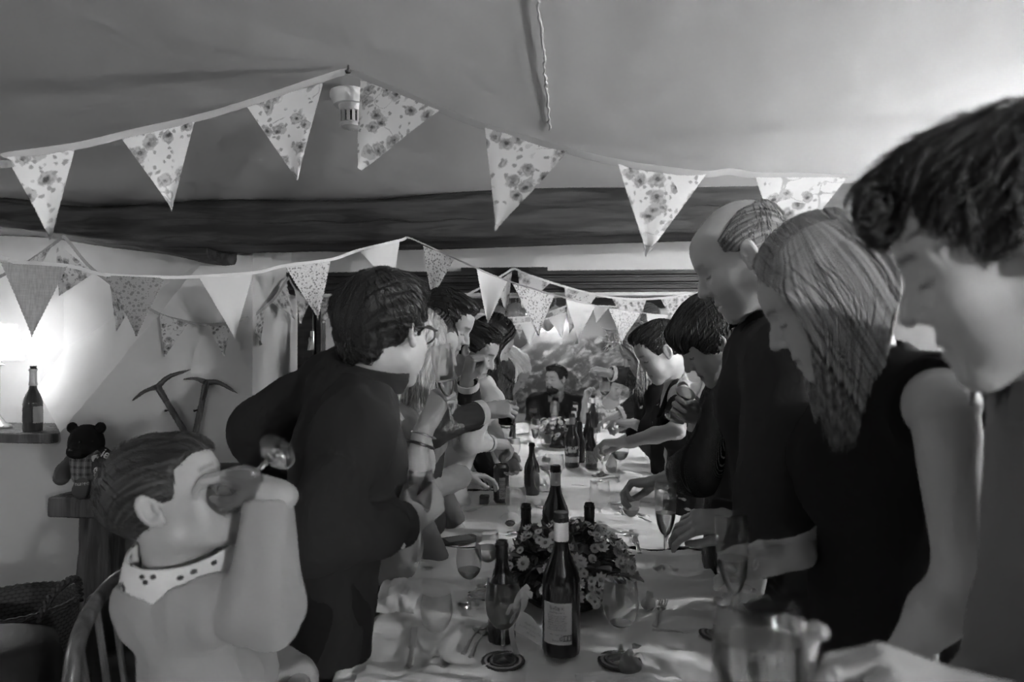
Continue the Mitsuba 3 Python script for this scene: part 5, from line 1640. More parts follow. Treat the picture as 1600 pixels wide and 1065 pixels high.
def person(label, **o):
    """One person. Points are world positions; see the calls below. The skin is one continuous mesh, hair and clothing are its companions."""
    t = thing('person', label, 'person', o.get('group'))
    s, h = o.get('scale', 1.0), o.get('res', .0042)
    C = o['head']; M = basis(o['fwd'], o.get('up', (0, 0, 1)))
    NB, PV = o['neck'], o['pelvis']
    upv = unit(NB - PV); fac = np.asarray(o['facing'], float); fac = unit(fac - upv * np.dot(fac, upv)); lat = np.cross(fac, upv)
    b = o.get('build', 1.0); fem = o.get('fem', 0)
    hw = o.get('shoulder', .185 if not fem else .165) * s
    SR, SL = o.get('SR', NB - upv * .045 + lat * hw), o.get('SL', NB - upv * .045 - lat * hw)
    CH, WA = NB + (PV - NB) * .38 + fac * .012, NB + (PV - NB) * .70
    wid = [.150, .165, .140, .165] if not fem else [.130, .145, .118, .165]
    dep = [.085, .112, .098, .110] if not fem else [.075, .098, .085, .112]
    wid, dep = [w * b * s for w in wid], [d * b * s * o.get('belly', 1.0) ** (i > 1) for i, d in enumerate(dep)]
    top_ = NB + (PV - NB) * .16

    def torso(S, g, low=True):
        S.trunk(top_, CH, wid[0] + g, dep[0] + g, wid[1] + g, dep[1] + g, lat, .05)
        S.trunk(CH, WA, wid[1] + g, dep[1] + g, wid[2] + g, dep[2] + g, lat, .05)
        S.trunk(WA, PV, wid[2] + g, dep[2] + g, wid[3] + g, dep[3] + g, lat, .05)
        S.cone(SL, SR, .050 * s * b + g, k=.06)
        for q in (SL, SR): S.cone(NB + upv * .02 * s, q, .045 * s + g, .050 * s * b + g, k=.05)
        if fem:
            for sx in (-1, 1): S.ell(CH + fac * (dep[1] * .72) + lat * sx * .062 * s - upv * .01, (.058 * s + g, .05 * s + g, .06 * s + g), np.stack([lat, fac, upv], 1), k=.04)
        return S

    legs = o.get('legs', 'stand')
    hips = [PV + lat * sx * .085 * s * b - upv * .02 for sx in (-1, 1)]
    if legs == 'stand': knees = [V(q[0], q[1], .50 * min(1, q[2] / .9)) + fac * .03 for q in hips]; ankles = [V(q[0], q[1], .075) - V(fac[0], fac[1], 0) * .02 for q in hips]
    else:
        ff = unit(V(fac[0], fac[1], 0)); knees = [q + ff * .40 * s + lat * (.04 if i else -.04) + V(0, 0, -.02) for i, q in enumerate(hips)]; ankles = [V(q[0], q[1], .075) + ff * .03 for q in knees]
    arms = [(SR, o.get('ER', SR + V(0, 0, -.28 * s) + lat * .04), o.get('WR'), 'R'), (SL, o.get('EL', SL + V(0, 0, -.28 * s) - lat * .04), o.get('WL'), 'L')]
    arms = [(a, e, w if w is not None else e + V(0, 0, -.2 * s) + fac * .12, sd) for a, e, w, sd in arms]
    # ---- skin
    hs, L = head_sdf(C, M, s, o)
    hs.cone(L(0, -.022, -.060), NB + upv * .0, s * (.056 if not fem else .047), s * (.060 if not fem else .050), k=s * .025)
    hs.cone(NB, NB - upv * .05, s * .058 if not fem else s * .05, s * .05, k=.02)
    meshes = [hs.mesh(h)]
    T_ = torso(SDF(), -.012)
    for q, kn, an in zip(hips, knees, ankles):
        T_.cone(q, kn, .078 * s * b, .050 * s, k=.05); T_.cone(kn, an, .048 * s, .034 * s, k=.03)
        T_.cone(an + V(0, 0, -.035), an + V(0, 0, -.04) + unit(V(fac[0], fac[1], 0)) * .13 * s, .035 * s, .026 * s, k=.03)
    meshes.append(light_mesh(T_.mesh(o.get('torso_res', .018)), .0008))
    for a, e, w, sd in arms:
        A_ = SDF(); ar = o.get('arm', 1.0) * s * (1.0 if not fem else .88)
        A_.cone(a, e, .047 * ar, .037 * ar, k=.03); A_.cone(e, e + (w - e) * .4, .038 * ar, .036 * ar, k=.02); A_.cone(e + (w - e) * .4, w, .036 * ar, .0235 * ar, k=.02)
        meshes.append(light_mesh(A_.mesh(o.get('arm_res', .009)), .0004))
        hd = o.get('hand' + sd)
        if hd is None: hd = dict(x=unit(w - e), z=-lat if sd == 'R' else lat, curl=RELAX, thumb=.25)
        H_ = SDF(); hand_sdf(H_, w, hd['x'], hd['z'], sd, hd.get('curl', GRIP), hd.get('thumb', .6), hd.get('size', s * (.97 if not fem else .9)), hd.get('spread', 1.0))
        H_.cone(w - unit(np.asarray(hd['x'], float)) * .02, w + (e - w) * .25, .024 * ar, .027 * ar, k=.02)
        meshes.append(H_.mesh(o.get('hand_res', .004)))
    body = fuse(meshes)
    part(t, 'body', body, 'skin', True, color=skin_colours(np.asarray(body.vertices), C, M, s, o))
    if o.get('eyes'):
        for sx in (-1, 1):
            e = part(t, 'eye', ico(L(sx * .031, .0765, -.003), s * .0118, 3), 'eye_white', True)
            part(e, 'iris', moved(lathe([(0, 0), (.0052 * s, 0), (.005 * s, .0008), (0, .0012)], 16), L(sx * .031, .0765, -.003) + M[:, 1] * s * .0113, M[:, 1]), 'eye_iris')
    # ---- hair
    hr = o.get('hair')
    if hr:
        ho = dict(hr); cap = hair_cap(C, M, s, ho, max(h, .004))
        ms = [cap]; st = ho['style']
        cap.fix_normals if False else None
        if ho.get('n', 0): ms.append(strands(cap, cap_flow(C, M, s, st), ho['n'], ho.get('len', .05) * s, 11, ho.get('r', .0016), ho.get('lift', .003), wob=ho.get('wob', .3)))
        lg = ho.get('fall')
        if lg:                                         # long hair: locks that leave the parting, run round the head and hang
            n, z_end, part_x = lg['n'], lg['to'], lg.get('part', 0.0)
            rs = np.random.RandomState(7); P_ = []
            sides = lg.get('sides', (-1, 1))
            for i in range(n):
                sx = sides[i % len(sides)]; v = rs.rand()
                y0 = .075 - .165 * v
                y1 = lg.get('front', .045) + (lg.get('back', -.10) - lg.get('front', .045)) * (v ** .8)
                zz = math.sqrt(max(1 - ((y0 + .016) / .118) ** 2, .05)) * .100 + .037
                lay = 1 + .10 * rs.rand()
                pts = [L(part_x + sx * .004, y0, zz * lay), L(part_x + sx * .045 * lay, y0 * .9 + y1 * .1, (zz - .035) * lay), L(sx * .082 * lay, y0 * .4 + y1 * .6, .045), L(sx * .089 * lay, y1, -.02)]
                hang = L(sx * .086 * lay, y1, -.02)
                end = V(*(hang + s * (rs.rand(3) - .5) * V(.03, .03, 0)))
                end[2] = z_end + (rs.rand() - .3) * .06; end[:2] += np.asarray(lg.get('drift', (0, 0))) * (hang[2] - end[2]) + (rs.rand(2) - .5) * .02
                if 'gather' in lg: end[:2] = end[:2] * (1 - lg['pull']) + np.asarray(lg['gather'])[:2] * lg['pull']
                midp = hang * .55 + end * .45 + V(*((rs.rand(3) - .5) * .012)) + fac * lg.get('bow', 0)
                P_.append(smooth_pts(pts + [midp, end], 15))
            ms.append(locks(np.array(P_), lg.get('r', .0048) * (.5 + .9 * rs.rand(n))))
        hm = cat(*ms); v = np.asarray(hm.vertices)
        part(t, 'hair', hm, hr['mat'], True, uv=hair_uv(v, C, M, s, bool(lg)))
    if o.get('beard'):
        B_ = SDF(); B_.ell(L(0, .048, -.085), (s * .058, s * .05, s * .048), M); B_.ell(L(0, .072, -.062), (s * .034, s * .022, s * .018), M, k=s * .01)
        B_.ell(L(0, .094, -.070), (s * .020, s * .012, s * .005), M, k=s * .004, mode='s'); B_.clip_fn(lambda p: (((p - C) @ M / s)[:, 2] + .046 - .35 * np.maximum(.03 - ((p - C) @ M / s)[:, 1], 0)) * s, .004)
        B_.field(lambda p: .004 * (meshkit.noise(p * 260, 2) - .5)); m = B_.mesh(max(h, .004))
        part(t, 'beard', m, hr['mat'], True, uv=hair_uv(np.asarray(m.vertices), C, M, s))
    # ---- clothes
    for g in o.get('wear', []):
        kind, th, gr = g['kind'], g.get('th', .012), g.get('res', .009)
        S = SDF()
        if kind in ('top', 'dress'):
            torso(S, th)
            fr = {'long': 1.0, 'short': .0, 'none': -1}.get(g.get('sleeve', 'long'), 1.0)
            if kind == 'dress' or g.get('hem'):
                hl = g.get('hem', .35); e_ = PV - V(0, 0, 1) * hl
                S.trunk(PV, e_, wid[3] + th, dep[3] + th, wid[3] + th + g.get('flare', .03), dep[3] + th + g.get('flare', .03), lat, .05)
            for (a, e, w, sd), sl in zip(arms, g.get('cuff', (.95, .95))):
                if g.get('sleeve') == 'none' or sl is None: continue
                ar = o.get('arm', 1.0) * s * (1.0 if not fem else .9); q = th + g.get('loose', .008)
                if sl <= 0:                               # ends on the upper arm
                    S.cone(a, a + (e - a) * (-sl), .050 * ar + q, .046 * ar + q, k=.03)
                else:
                    S.cone(a, e, .049 * ar + q, .043 * ar + q, k=.04)
                    S.cone(e, e + (w - e) * sl, .043 * ar + q, (.036 - .008 * sl) * ar + q, k=.03)
            S.field(folds(g.get('fold', .006), g.get('freq', 13), g.get('seed', 3), g.get('along', (0, 0, 1))))
            if g.get('waistfold'): S.field(folds(g['waistfold'], 20, 9, lat))
            for (a, e, w, sd), sl in zip(arms, g.get('cuff', (.95, .95))):
                if g.get('sleeve') == 'none':
                    S.ell(a + (lat if sd == 'R' else -lat) * .040 * s + upv * .004, (.052 * s, .085 * s, .098 * s), np.stack([lat, fac, upv], 1), k=.01, mode='s')
                    continue
                if sl is None: continue
                d, p = (unit(e - a), a + (e - a) * (-sl)) if sl <= 0 else (unit(w - e), e + (w - e) * sl)
                x, y, _ = frame(d)
                S.slab(p + d * .05, (.075 * s, .075 * s, .05), np.stack([x, y, d], 1), k=.004, mode='s')
            nk = g.get('neck', 'crew'); nd = unit(L(0, -.02, -.06) - NB)
            if nk == 'crew': S.cone(NB - nd * g.get('ndrop', .004) + fac * .012, NB + nd * .16, s * g.get('nr', .064), s * (g.get('nr', .064) + .01), k=.008, mode='s')
            elif nk == 'open': S.cone(NB + nd * .004, NB + nd * .2, s * .068, s * .075, k=.006, mode='s')
            elif nk == 'scoop':
                S.ell(NB + fac * .09 * s + upv * .02, (.085 * s, .13 * s, .085 * s), np.stack([lat, fac, upv], 1), k=.01, mode='s'); S.cone(NB - nd * .01, NB + nd * .16, s * .07, s * .08, k=.008, mode='s')
            elif nk == 'strapless': S.plane(CH + upv * .065, upv, .006)
            elif nk == 'v':                                # jacket front opened to a wedge
                S.cone(NB, NB + nd * .16, s * .062, s * .075, k=.008, mode='s')
                c1, c2 = NB + fac * (dep[1] + .03) - upv * .02, CH - upv * .10 + fac * (dep[1] + .03)
                for a_, b_, r_ in ((c1, c2, .07),): S.cone(a_, b_, s * .075, s * .008, k=.006, mode='s')
            if g.get('cutz'): S.plane(PV + upv * g['cutz'], -upv, .004)
            m = light_mesh(S.mesh(gr), .0005)
            uv = None
            part(t, g.get('name', 'shirt'), m, g['mat'], True, label=g.get('label'))
            if g.get('collar'):
                cr, ch = [], g.get('cheight', .034)
                for i, a in enumerate(np.linspace(-math.pi + .35, math.pi - .35, 40)):
                    rr = s * (g.get('csize', .070) if not fem else .058)
                    cr.append([NB + nd * (.012 + .004 * math.cos(a)) * 1 + (-fac * math.cos(a) * rr + lat * math.sin(a) * rr) + fac * .012 + nd * zz + (-fac * math.cos(a) + lat * math.sin(a)) * out for zz, out in ((-.012, .012), (.012, .004), (ch, .0), (ch + .002, .006), (ch * .5, .016), (-.008 - .012 * abs(a) / 3, .026))])
                gg = np.array(cr); mm = sheet(gg, .003); n_ = len(gg) * 6
                uu = np.stack([np.repeat(np.linspace(0, .4, 40), 6), np.tile([0, .02, .04, .06, .09, .12], 40)], -1)
                part(t, 'collar', mm, g['collar'], True, uv=np.vstack([uu, uu]))
            if g.get('cufftrim'):
                for (a, e, w, sd), sl in zip(arms, g.get('cuff', (.95, .95))):
                    if sl is None or sl <= 0: continue
                    d = unit(w - e); p = e + (w - e) * sl; r_ = .030 * o.get('arm', 1.0) * s + g.get('th', .012)
                    part(t, 'cuff', moved(lathe([(r_ - .001, -.012), (r_ + .002, -.012), (r_ + .001, .016), (r_ - .003, .016), (r_ - .001, -.012)], 24), p, d), g['cufftrim'], 40)
        elif kind == 'trousers':
            S.trunk(WA, PV, wid[2] + th, dep[2] + th, wid[3] + th, dep[3] + th, lat, .04)
            for q, kn, an in zip(hips, knees, ankles):
                S.cone(q, kn, .086 * s * b + th, .060 * s + th, k=.04); S.cone(kn, an + V(0, 0, .01), .058 * s + th, .048 * s + th, k=.03)
            S.field(folds(.005, 12, 5))
            S.plane(PV + upv * .11, upv, .004)
            part(t, g.get('name', 'trousers'), S.mesh(gr), g['mat'], True)
        elif kind == 'shirtfront':
            torso(S, .004); S.field(folds(.002, 14, 2)); S.cone(NB, NB + unit(L(0, -.02, -.06) - NB) * .16, s * .058, s * .07, k=.006, mode='s')
            S.plane(PV + upv * .06, -upv, .004); S.plane(SR + lat * .02 - lat * .06, lat, .004); S.plane(SL + lat * .04, -lat, .004)
            part(t, 'shirt', S.mesh(gr), g['mat'], True)
        elif kind == 'shoes':
            for an in ankles:
                F_ = SDF(); ff = unit(V(fac[0], fac[1], 0)); F_.cone(an + V(0, 0, -.03) - ff * .03, an + V(0, 0, -.04) + ff * .16 * s, .044 * s, .036 * s, k=.02); F_.plane(V(0, 0, .004), (0, 0, -1), .003)
                part(t, 'shoe', F_.mesh(.010), 'foil_black', True)
    SKINS[t] = dict(SR=SR, SL=SL, arms=arms, C=C, M=M, s=s, NB=NB, PV=PV, fac=fac, lat=lat, upv=upv, CH=CH, L=L, dep=dep, nd=unit(L(0, -.02, -.06) - NB))
    for a, e, w, sd in arms:
        la, lf = np.linalg.norm(e - a), np.linalg.norm(w - e)
        if VERBOSE: print(f'{t} {sd}: upper {la:.2f} fore {lf:.2f}  neck {np.linalg.norm(NB - C):.2f} torso {np.linalg.norm(NB - PV):.2f} NBz {NB[2]:.2f} PVz {PV[2]:.2f}')
    return t


VERBOSE = False


def grip_pos(W, X, Z, r, along=.082):
    X = unit(X); Z = unit(np.asarray(Z, float) - X * np.dot(Z, X))
    return W + X * along + Z * (r + .012)


def held(kind, W, X, Z, r, axis, grip_h, label, fill=0.0, liquid='white_wine', along=.082):
    axis = unit(axis); c = grip_pos(W, X, Z, r, along)
    return glass(kind, c - axis * grip_h, axis, label, fill, liquid)


def tie(t, mat):
    q = SKINS[t]; k = q['s']
    f = q['fac']; a = q['NB'] + f * (q['dep'][0] + .014) * .85 - q['upv'] * .012; b = q['CH'] + f * (q['dep'][1] + .020)
    c = q['CH'] - q['upv'] * .22 + f * (q['dep'][1] + .02)
    part(t, 'tie_knot', SDF().trunk(a, a - q['upv'] * .03, .018, .012, .011, .009, q['lat'], .005).mesh(.004), mat, True)
    part(t, 'tie', tube(smooth_pts([a - q['upv'] * .02, b, c], 20), np.linspace(.012, .036, 20), 8, True, .14, q['lat']), mat, 40)


def lapels(t, mat):
    q = SKINS[t]; f, l, u, d = q['fac'], q['lat'], q['upv'], q['dep']
    for sx in (-1, 1):
        a = q['NB'] + l * sx * .062 + u * .012; b = q['CH'] + u * .04 + f * (d[1] + .016) + l * sx * .062; c = q['CH'] - u * .10 + f * (d[1] + .02) + l * sx * .012
        part(t, 'lapel', tube(smooth_pts([a, b, c], 16), [.012] + [.030] * 9 + list(np.linspace(.029, .006, 6)), 8, True, .16, l), mat, 40)
# ---------------------------------------------------------------- who stands where
X_, Y_, Z_ = V(1, 0, 0), V(0, 1, 0), V(0, 0, 1)

# 1 the seated boy who drinks
hx, hz = unit(V(-.62, .10, .78)), unit(V(-.75, .25, -.62))
WRb = P(418, 765, 1.08)
t = person('boy in a pale jumper with spotted collar draining his glass on a wooden chair', scale=.94, head=P(268, 780, 1.12), fwd=(.88, .14, .44), up=(-.4, .0, .95), tone=.42, res=.0036, eyes=1, mouth=.2, brow=.8,
           neck=P(284, 902, 1.14), pelvis=V(-.60, 1.25, .57), facing=(.95, .22, 0), build=.84, belly=1.42, shoulder=.155, SR=P(250, 940, 1.10), ER=P(418, 950, 1.06), WR=WRb, EL=P(430, 1010, 1.45), WL=P(470, 1080, 1.3), arm=.95, legs='sit', hand_res=.0028,
           handR=dict(x=V(-.92, .04, .36), z=V(-.42, .25, -.86), curl=[(30, 40, 24), (34, 44, 26), (40, 50, 30), (46, 56, 34)], thumb=.8, size=.78),
           hair=dict(style='crop', mat='hair_brown', n=700, len=.022, lift=.003, wob=.2, hairline=-.004),
           wear=[dict(kind='top', name='jumper', mat='knit_pale', th=.016, loose=.008, res=.0055, fold=.012, freq=10, seed=4, cuff=(.93, .9), collar='shirt_dotted', csize=.088, cheight=.050, nr=.104, ndrop=.022), dict(kind='trousers', mat='jeans', res=.014), dict(kind='shoes')])
BOY = t
ax = unit(P(338, 796, 1.09) - P(434, 705, 1.03))
glass('wine', P(434, 705, 1.03), ax, 'wine glass tipped up by the drinking boy, its round foot towards the camera')

# 2 the man in the black shirt, turned away
t2X, t2Z = unit(V(.45, .50, .40)), unit(V(-.35, .80, -.1))
W2 = P(640, 817, 1.40)
t = person('dark haired man in a black shirt and glasses seen from behind', head=P(601, 516, 1.45), fwd=(.46, .88, -.08), tone=.30, res=.0035, neck=P(558, 594, 1.47), pelvis=P(500, 905, 1.52), facing=(.86, .50, 0), build=1.0, shoulder=.18,
           SR=P(560, 668, 1.33), ER=P(490, 842, 1.20), WR=W2, EL=P(402, 668, 1.72), WL=P(455, 800, 1.72), hand_res=.003,
           handR=dict(x=t2X, z=V(.10, .62, .30), curl=FIST[:0] + [(58, 78, 40), (60, 80, 44), (62, 82, 46), (64, 84, 46)], thumb=.7),
           hair=dict(style='mop', mat='hair_black', n=1100, len=.04, lift=.006, wob=.8, r=.0011),
           wear=[dict(kind='top', name='shirt', mat='shirt_black', th=.016, loose=.016, res=.0058, fold=.016, freq=8, seed=6, along=(.5, -.2, .9), cuff=(.86, .9), collar='shirt_black', csize=.070, cheight=.048, cufftrim='shirt_black', hem=.12, flare=.0), dict(kind='trousers', mat='dress_black', res=.012), dict(kind='shoes')])
MAN2 = t
glass('flute', P(657, 886, 1.43), UPZ, 'flute held upright by the man in the black shirt', .35)
q = SKINS[t]
hinge = lambda sx: q['L'](sx * .078, .0, .004)
for sx in (-1, 1):
    part(t, 'spectacle_arm', tube(smooth_pts([q['L'](sx * .079, -.015, .0), q['L'](sx * .080, .03, .010), q['L'](sx * .070, .094, .008)], 12), .0026, 6), 'foil_black')
    rim_ = [q['L'](sx * .034 + .027 * math.cos(a), .098, .000 + .020 * math.sin(a)) for a in np.linspace(0, 2 * math.pi, 25)]
    part(t, 'spectacle_rim', tube(rim_, .0026, 6, False), 'foil_black')
part(t, 'spectacle_bridge', tube([q['L'](-.008, .099, .004), q['L'](0, .103, .007), q['L'](.008, .099, .004)], .0024, 6), 'foil_black')
b_ = P(628, 858, 1.24)
for px_, py_, Yb in ((629, 852, 1.325), (600, 616, 1.36)): part(t, 'button', moved(lathe([(0, -.001), (.006, -.001), (.006, .0015), (0, .002)], 14), P(px_, py_, Yb), (.3, -1, 0)), 'petal_white')

# 3 the woman in the grey cardigan
t = person('pale blonde woman in a grey cardigan raising a flute beside the man in black', fem=1, head=P(645, 552, 1.98), fwd=(.85, .25, -.30), tone=.36, scale=.95, res=.006, neck=P(618, 640, 1.98), pelvis=P(592, 800, 2.02), facing=(.95, .2, 0),
           SR=P(625, 690, 1.80), ER=P(632, 775, 1.62), WR=P(667, 662, 1.66), EL=P(650, 770, 2.35), WL=P(728, 742, 2.66), hand_res=.003,
           handR=dict(x=V(.42, .12, .90), z=V(.50, .75, -.15), curl=[(50, 60, 30), (56, 66, 36), (60, 70, 40), (64, 74, 42)], thumb=.55), handL=dict(x=V(.80, .55, -.12), z=V(.25, .15, -.95), curl=[(22, 26, 16), (26, 30, 18), (28, 34, 20), (24, 30, 18)], thumb=.6),
           hair=dict(style='long', mat='hair_pale', n=0, fall=dict(n=420, to=P(640, 655, 1.9)[2], r=.005, front=.075)),
           wear=[dict(kind='top', name='cardigan', mat='cardigan_grey', th=.012, loose=.012, res=.0075, fold=.010, freq=11, seed=8, cuff=(.30, .93), hem=.10, flare=.02), dict(kind='trousers', mat='jeans', res=.014), dict(kind='shoes')])
q = SKINS[t]
wv = P(667, 662, 1.66)
d = unit(q['arms'][0][2] - q['arms'][0][1])
x, y, _ = frame(d)
for k, (off, r_, mt, lb) in enumerate(((-.028, .0305, 'steel', 'bangle'), (-.052, .033, 'foil_black', 'wristband'))):
    part(t, lb, tube([wv + d * off + (x * math.cos(a) + y * math.sin(a)) * r_ for a in np.linspace(0, 6.2832, 33)], .0022 if k == 0 else .0035, 6, False), mt)
fl_a = unit(P(690, 560, 1.60) - P(707, 668, 1.62))
glass('flute', P(708, 668, 1.64), fl_a, 'tilted flute raised by the hand with two rings', .3)
part(t, 'bag_strap', tube(smooth_pts([P(601, 600, 1.74), P(612, 628, 1.70), P(630, 656, 1.70)], 12), .006, 8, True, .4), 'steel')

# 4 the woman with long brown hair
t = person('woman with long straight brown hair half hidden before the boy in a suit', fem=1, head=P(671, 545, 2.28), fwd=(.90, -.30, -.22), tone=.42, scale=.95, res=.006, neck=P(656, 612, 2.34), pelvis=P(606, 790, 2.36), facing=(.95, 0, 0), hand_res=.006,
           hair=dict(style='long', mat='hair_brown', n=0, fall=dict(n=420, to=P(690, 700, 2.2)[2], r=.0042, front=.052, drift=(.08, 0))),
           wear=[dict(kind='top', name='top', mat='shirt_grey', res=.012), dict(kind='trousers', mat='jeans', res=.016)])

# 5 the boy in the suit
t = person('dark haired teenage boy in a dark suit looking down, one fist at his chin', head=P(696, 505, 2.36), fwd=(.83, -.05, -.42), tone=.33, scale=.93, res=.0042, neck=P(668, 575, 2.42), pelvis=P(640, 775, 2.45), facing=(.95, .1, 0), build=.88, hand_res=.0032, brow=1.0,
           SR=P(682, 612, 2.27), ER=P(672, 672, 2.18), WR=P(760, 641, 2.36), EL=P(735, 650, 2.62), WL=P(730, 590, 2.50),
           handR=dict(x=V(.90, .32, .06), z=V(-.05, .75, -.45), curl=[(34, 42, 22), (36, 46, 24), (38, 48, 26), (40, 50, 28)], thumb=.6), handL=dict(x=V(.22, -.30, .88), z=V(.80, .5, 0), curl=FIST, thumb=.9),
           hair=dict(style='short', mat='hair_black', n=500, len=.03, lift=.003, wob=.3),
           wear=[dict(kind='shirtfront', mat='shirt_white', res=.010), dict(kind='top', name='jacket', mat='suit_dark', th=.014, loose=.004, res=.0075, fold=.006, freq=11, seed=5, neck='v', cuff=(.86, .84), cufftrim='shirt_white', collar='shirt_white', hem=.08), dict(kind='trousers', mat='suit_dark', res=.014), dict(kind='shoes')])
W = P(760, 641, 2.36)
held('tumbler', W, V(.90, .32, .06), V(-.05, .75, -.45), .030, (0.05, 0, 1), .05, 'dark pint tumbler gripped by the boy in the suit', .7, 'red_wine')

# 6 the boy in the white shirt
t = person('boy in a white shirt leaning over the table and smiling down', head=P(741, 547, 2.80), fwd=(.80, -.20, -.42), tone=.36, scale=.95, res=.0048, arm=.88, neck=P(744, 604, 2.86), pelvis=P(688, 760, 2.9), facing=(.95, .05, 0), build=.86, hand_res=.0036, mouth=.5,
           SR=P(762, 628, 2.72), ER=P(728, 692, 2.62), WR=P(766, 692, 2.84), EL=P(770, 680, 3.1), WL=P(790, 712, 3.0),
           handR=dict(x=V(.85, .50, -.12), z=V(-.1, .35, -.9), curl=PINCH, thumb=.6),
           hair=dict(style='short', mat='hair_black', n=400, len=.04, lift=.004, wob=.3, side=.014),
           wear=[dict(kind='top', name='shirt', mat='shirt_white', th=.010, loose=.003, res=.0085, fold=.007, freq=11, seed=9, cuff=(.9, .9), cufftrim='shirt_white', collar='shirt_white', hem=.06), dict(kind='trousers', mat='suit_dark', res=.016)])
glass('wine', P(801, 737, 2.98), UPZ, 'wine glass held from the side by the boy in the white shirt')

# 7 two girls deeper in the row
t = person('dark haired woman behind the boy in the white shirt, her hair falling forward', fem=1, head=P(768, 535, 3.25), fwd=(.75, .1, -.5), tone=.38, scale=.96, res=.006, neck=P(750, 585, 3.45), pelvis=P(702, 705, 3.5), facing=(.95, .1, 0), hand_res=.006,
           hair=dict(style='long', mat='hair_black', n=0, fall=dict(n=220, to=P(775, 600, 3.3)[2], r=.005, front=.06)), wear=[dict(kind='top', name='top', mat='dress_black', res=.014), dict(kind='trousers', mat='jeans', res=.018)])
t = person('girl with brown hair and a pale headband beside the white haired guest', fem=1, head=P(778, 594, 3.5), fwd=(.55, .65, -.50), tone=.38, scale=.92, res=.0055, neck=P(762, 632, 3.55), pelvis=P(706, 730, 3.6), facing=(.8, .5, 0), hand_res=.006,
           hair=dict(style='long', mat='hair_brown', n=0, fall=dict(n=260, to=P(780, 660, 3.4)[2], r=.005, front=.04)), wear=[dict(kind='top', name='top', mat='shirt_white', res=.013), dict(kind='trousers', mat='jeans', res=.018)])
q = SKINS[t]
part(t, 'headband', tube([q['L'](.098 * math.cos(a), .03 - .02 * math.sin(a), .03 + .112 * math.sin(a)) for a in np.linspace(-.2, 3.34, 30)], .007, 6, True, .4), 'satin')

# 8 the white haired guest
t = person('white haired guest bending over the table in front of the mural', head=P(800, 582, 4.05), fwd=(.78, -.12, -.60), tone=.30, scale=.97, res=.007, neck=P(772, 618, 4.15), pelvis=P(725, 690, 4.2), facing=(.95, 0, 0), hand_res=.006, brow=.3,
           hair=dict(style='white', mat='hair_white', n=500, len=.05, lift=.006, wob=.6), wear=[dict(kind='top', name='jacket', mat='suit_dark', res=.014, collar='shirt_white'), dict(kind='trousers', mat='suit_dark', res=.018)])

# 9 groom, 10 bride
t = person('bearded groom in dark suit and pale tie seated beyond the far flowers', head=P(869, 592, 6.30), fwd=(-.62, -.78, -.02), tone=.34, scale=1.05, res=.0065, neck=P(869, 622, 6.36), pelvis=V(-.02, 6.45, .52), facing=(-.10, -1, 0), build=1.06, hand_res=.006, legs='sit',
           ER=P(833, 660, 6.15), WR=P(852, 662, 5.95), EL=P(905, 662, 6.2), WL=P(885, 668, 6.0), beard=1,
           hair=dict(style='short', mat='hair_black', n=300, len=.04, lift=.006), wear=[dict(kind='shirtfront', mat='shirt_grey', res=.012), dict(kind='top', name='jacket', mat='suit_black', th=.018, loose=.012, res=.011, neck='v', collar='shirt_grey', cuff=(.9, .9), cufftrim='shirt_white'), dict(kind='trousers', mat='suit_black', res=.018)])
tie(t, 'tie_pale'); lapels(t, 'suit_black')
t = person('bride in a white lace dress seated at the far end', fem=1, head=P(958, 600, 6.30), fwd=(.55, -.7, -.35), tone=.34, scale=1.0, res=.0075, neck=P(955, 626, 6.34), pelvis=V(.50, 6.45, .52), facing=(-.25, -1, 0), hand_res=.005, legs='sit',
           ER=P(912, 664, 6.05), WR=P(914, 624, 6.0), handR=dict(x=V(.15, -.1, .95), z=V(.9, -.4, 0), curl=[(40, 50, 30)] * 4, thumb=.6),
           hair=dict(style='up', mat='hair_brown', n=200, len=.05, lift=.004), wear=[dict(kind='dress', name='dress', mat='lace_white', th=.012, res=.011, neck='scoop', cuff=(-.5, -.5), hem=.30, flare=.10)])

# 11 the man in the suit who lifts his glass
t = person('man in a dark suit standing beyond the women and lifting a glass over the bride', head=P(1008, 503, 4.65), fwd=(-.85, -.2, -.30), tone=.36, res=.007, neck=P(1024, 548, 4.7), pelvis=P(1030, 655, 4.75), facing=(-.8, -.5, 0), hand_res=.0042,
           SR=P(1008, 575, 4.60), ER=P(988, 588, 4.36), WR=P(952, 583, 4.30), SL=P(1030, 585, 4.5), EL=P(1005, 628, 4.32), WL=P(965, 648, 4.28), handR=dict(x=V(-.93, .05, .18), z=V(-.1, -.65, -.6), curl=GRIP, thumb=.6), handL=dict(x=V(-.9, 0, -.35), z=V(0, -.3, -1), curl=RELAX),
           hair=dict(style='short', mat='hair_grey', n=200, len=.04), wear=[dict(kind='shirtfront', mat='shirt_white', res=.012), dict(kind='top', name='jacket', mat='suit_dark', th=.018, res=.011, neck='v', collar='shirt_white', cuff=(.84, .84), cufftrim='shirt_white'), dict(kind='trousers', mat='suit_dark', res=.018)])
tie(t, 'suit_black'); lapels(t, 'suit_dark')
glass('wine', P(945, 634, 4.20), UPZ, 'wine glass lifted high by the man in the dark suit, over the bride', .3)

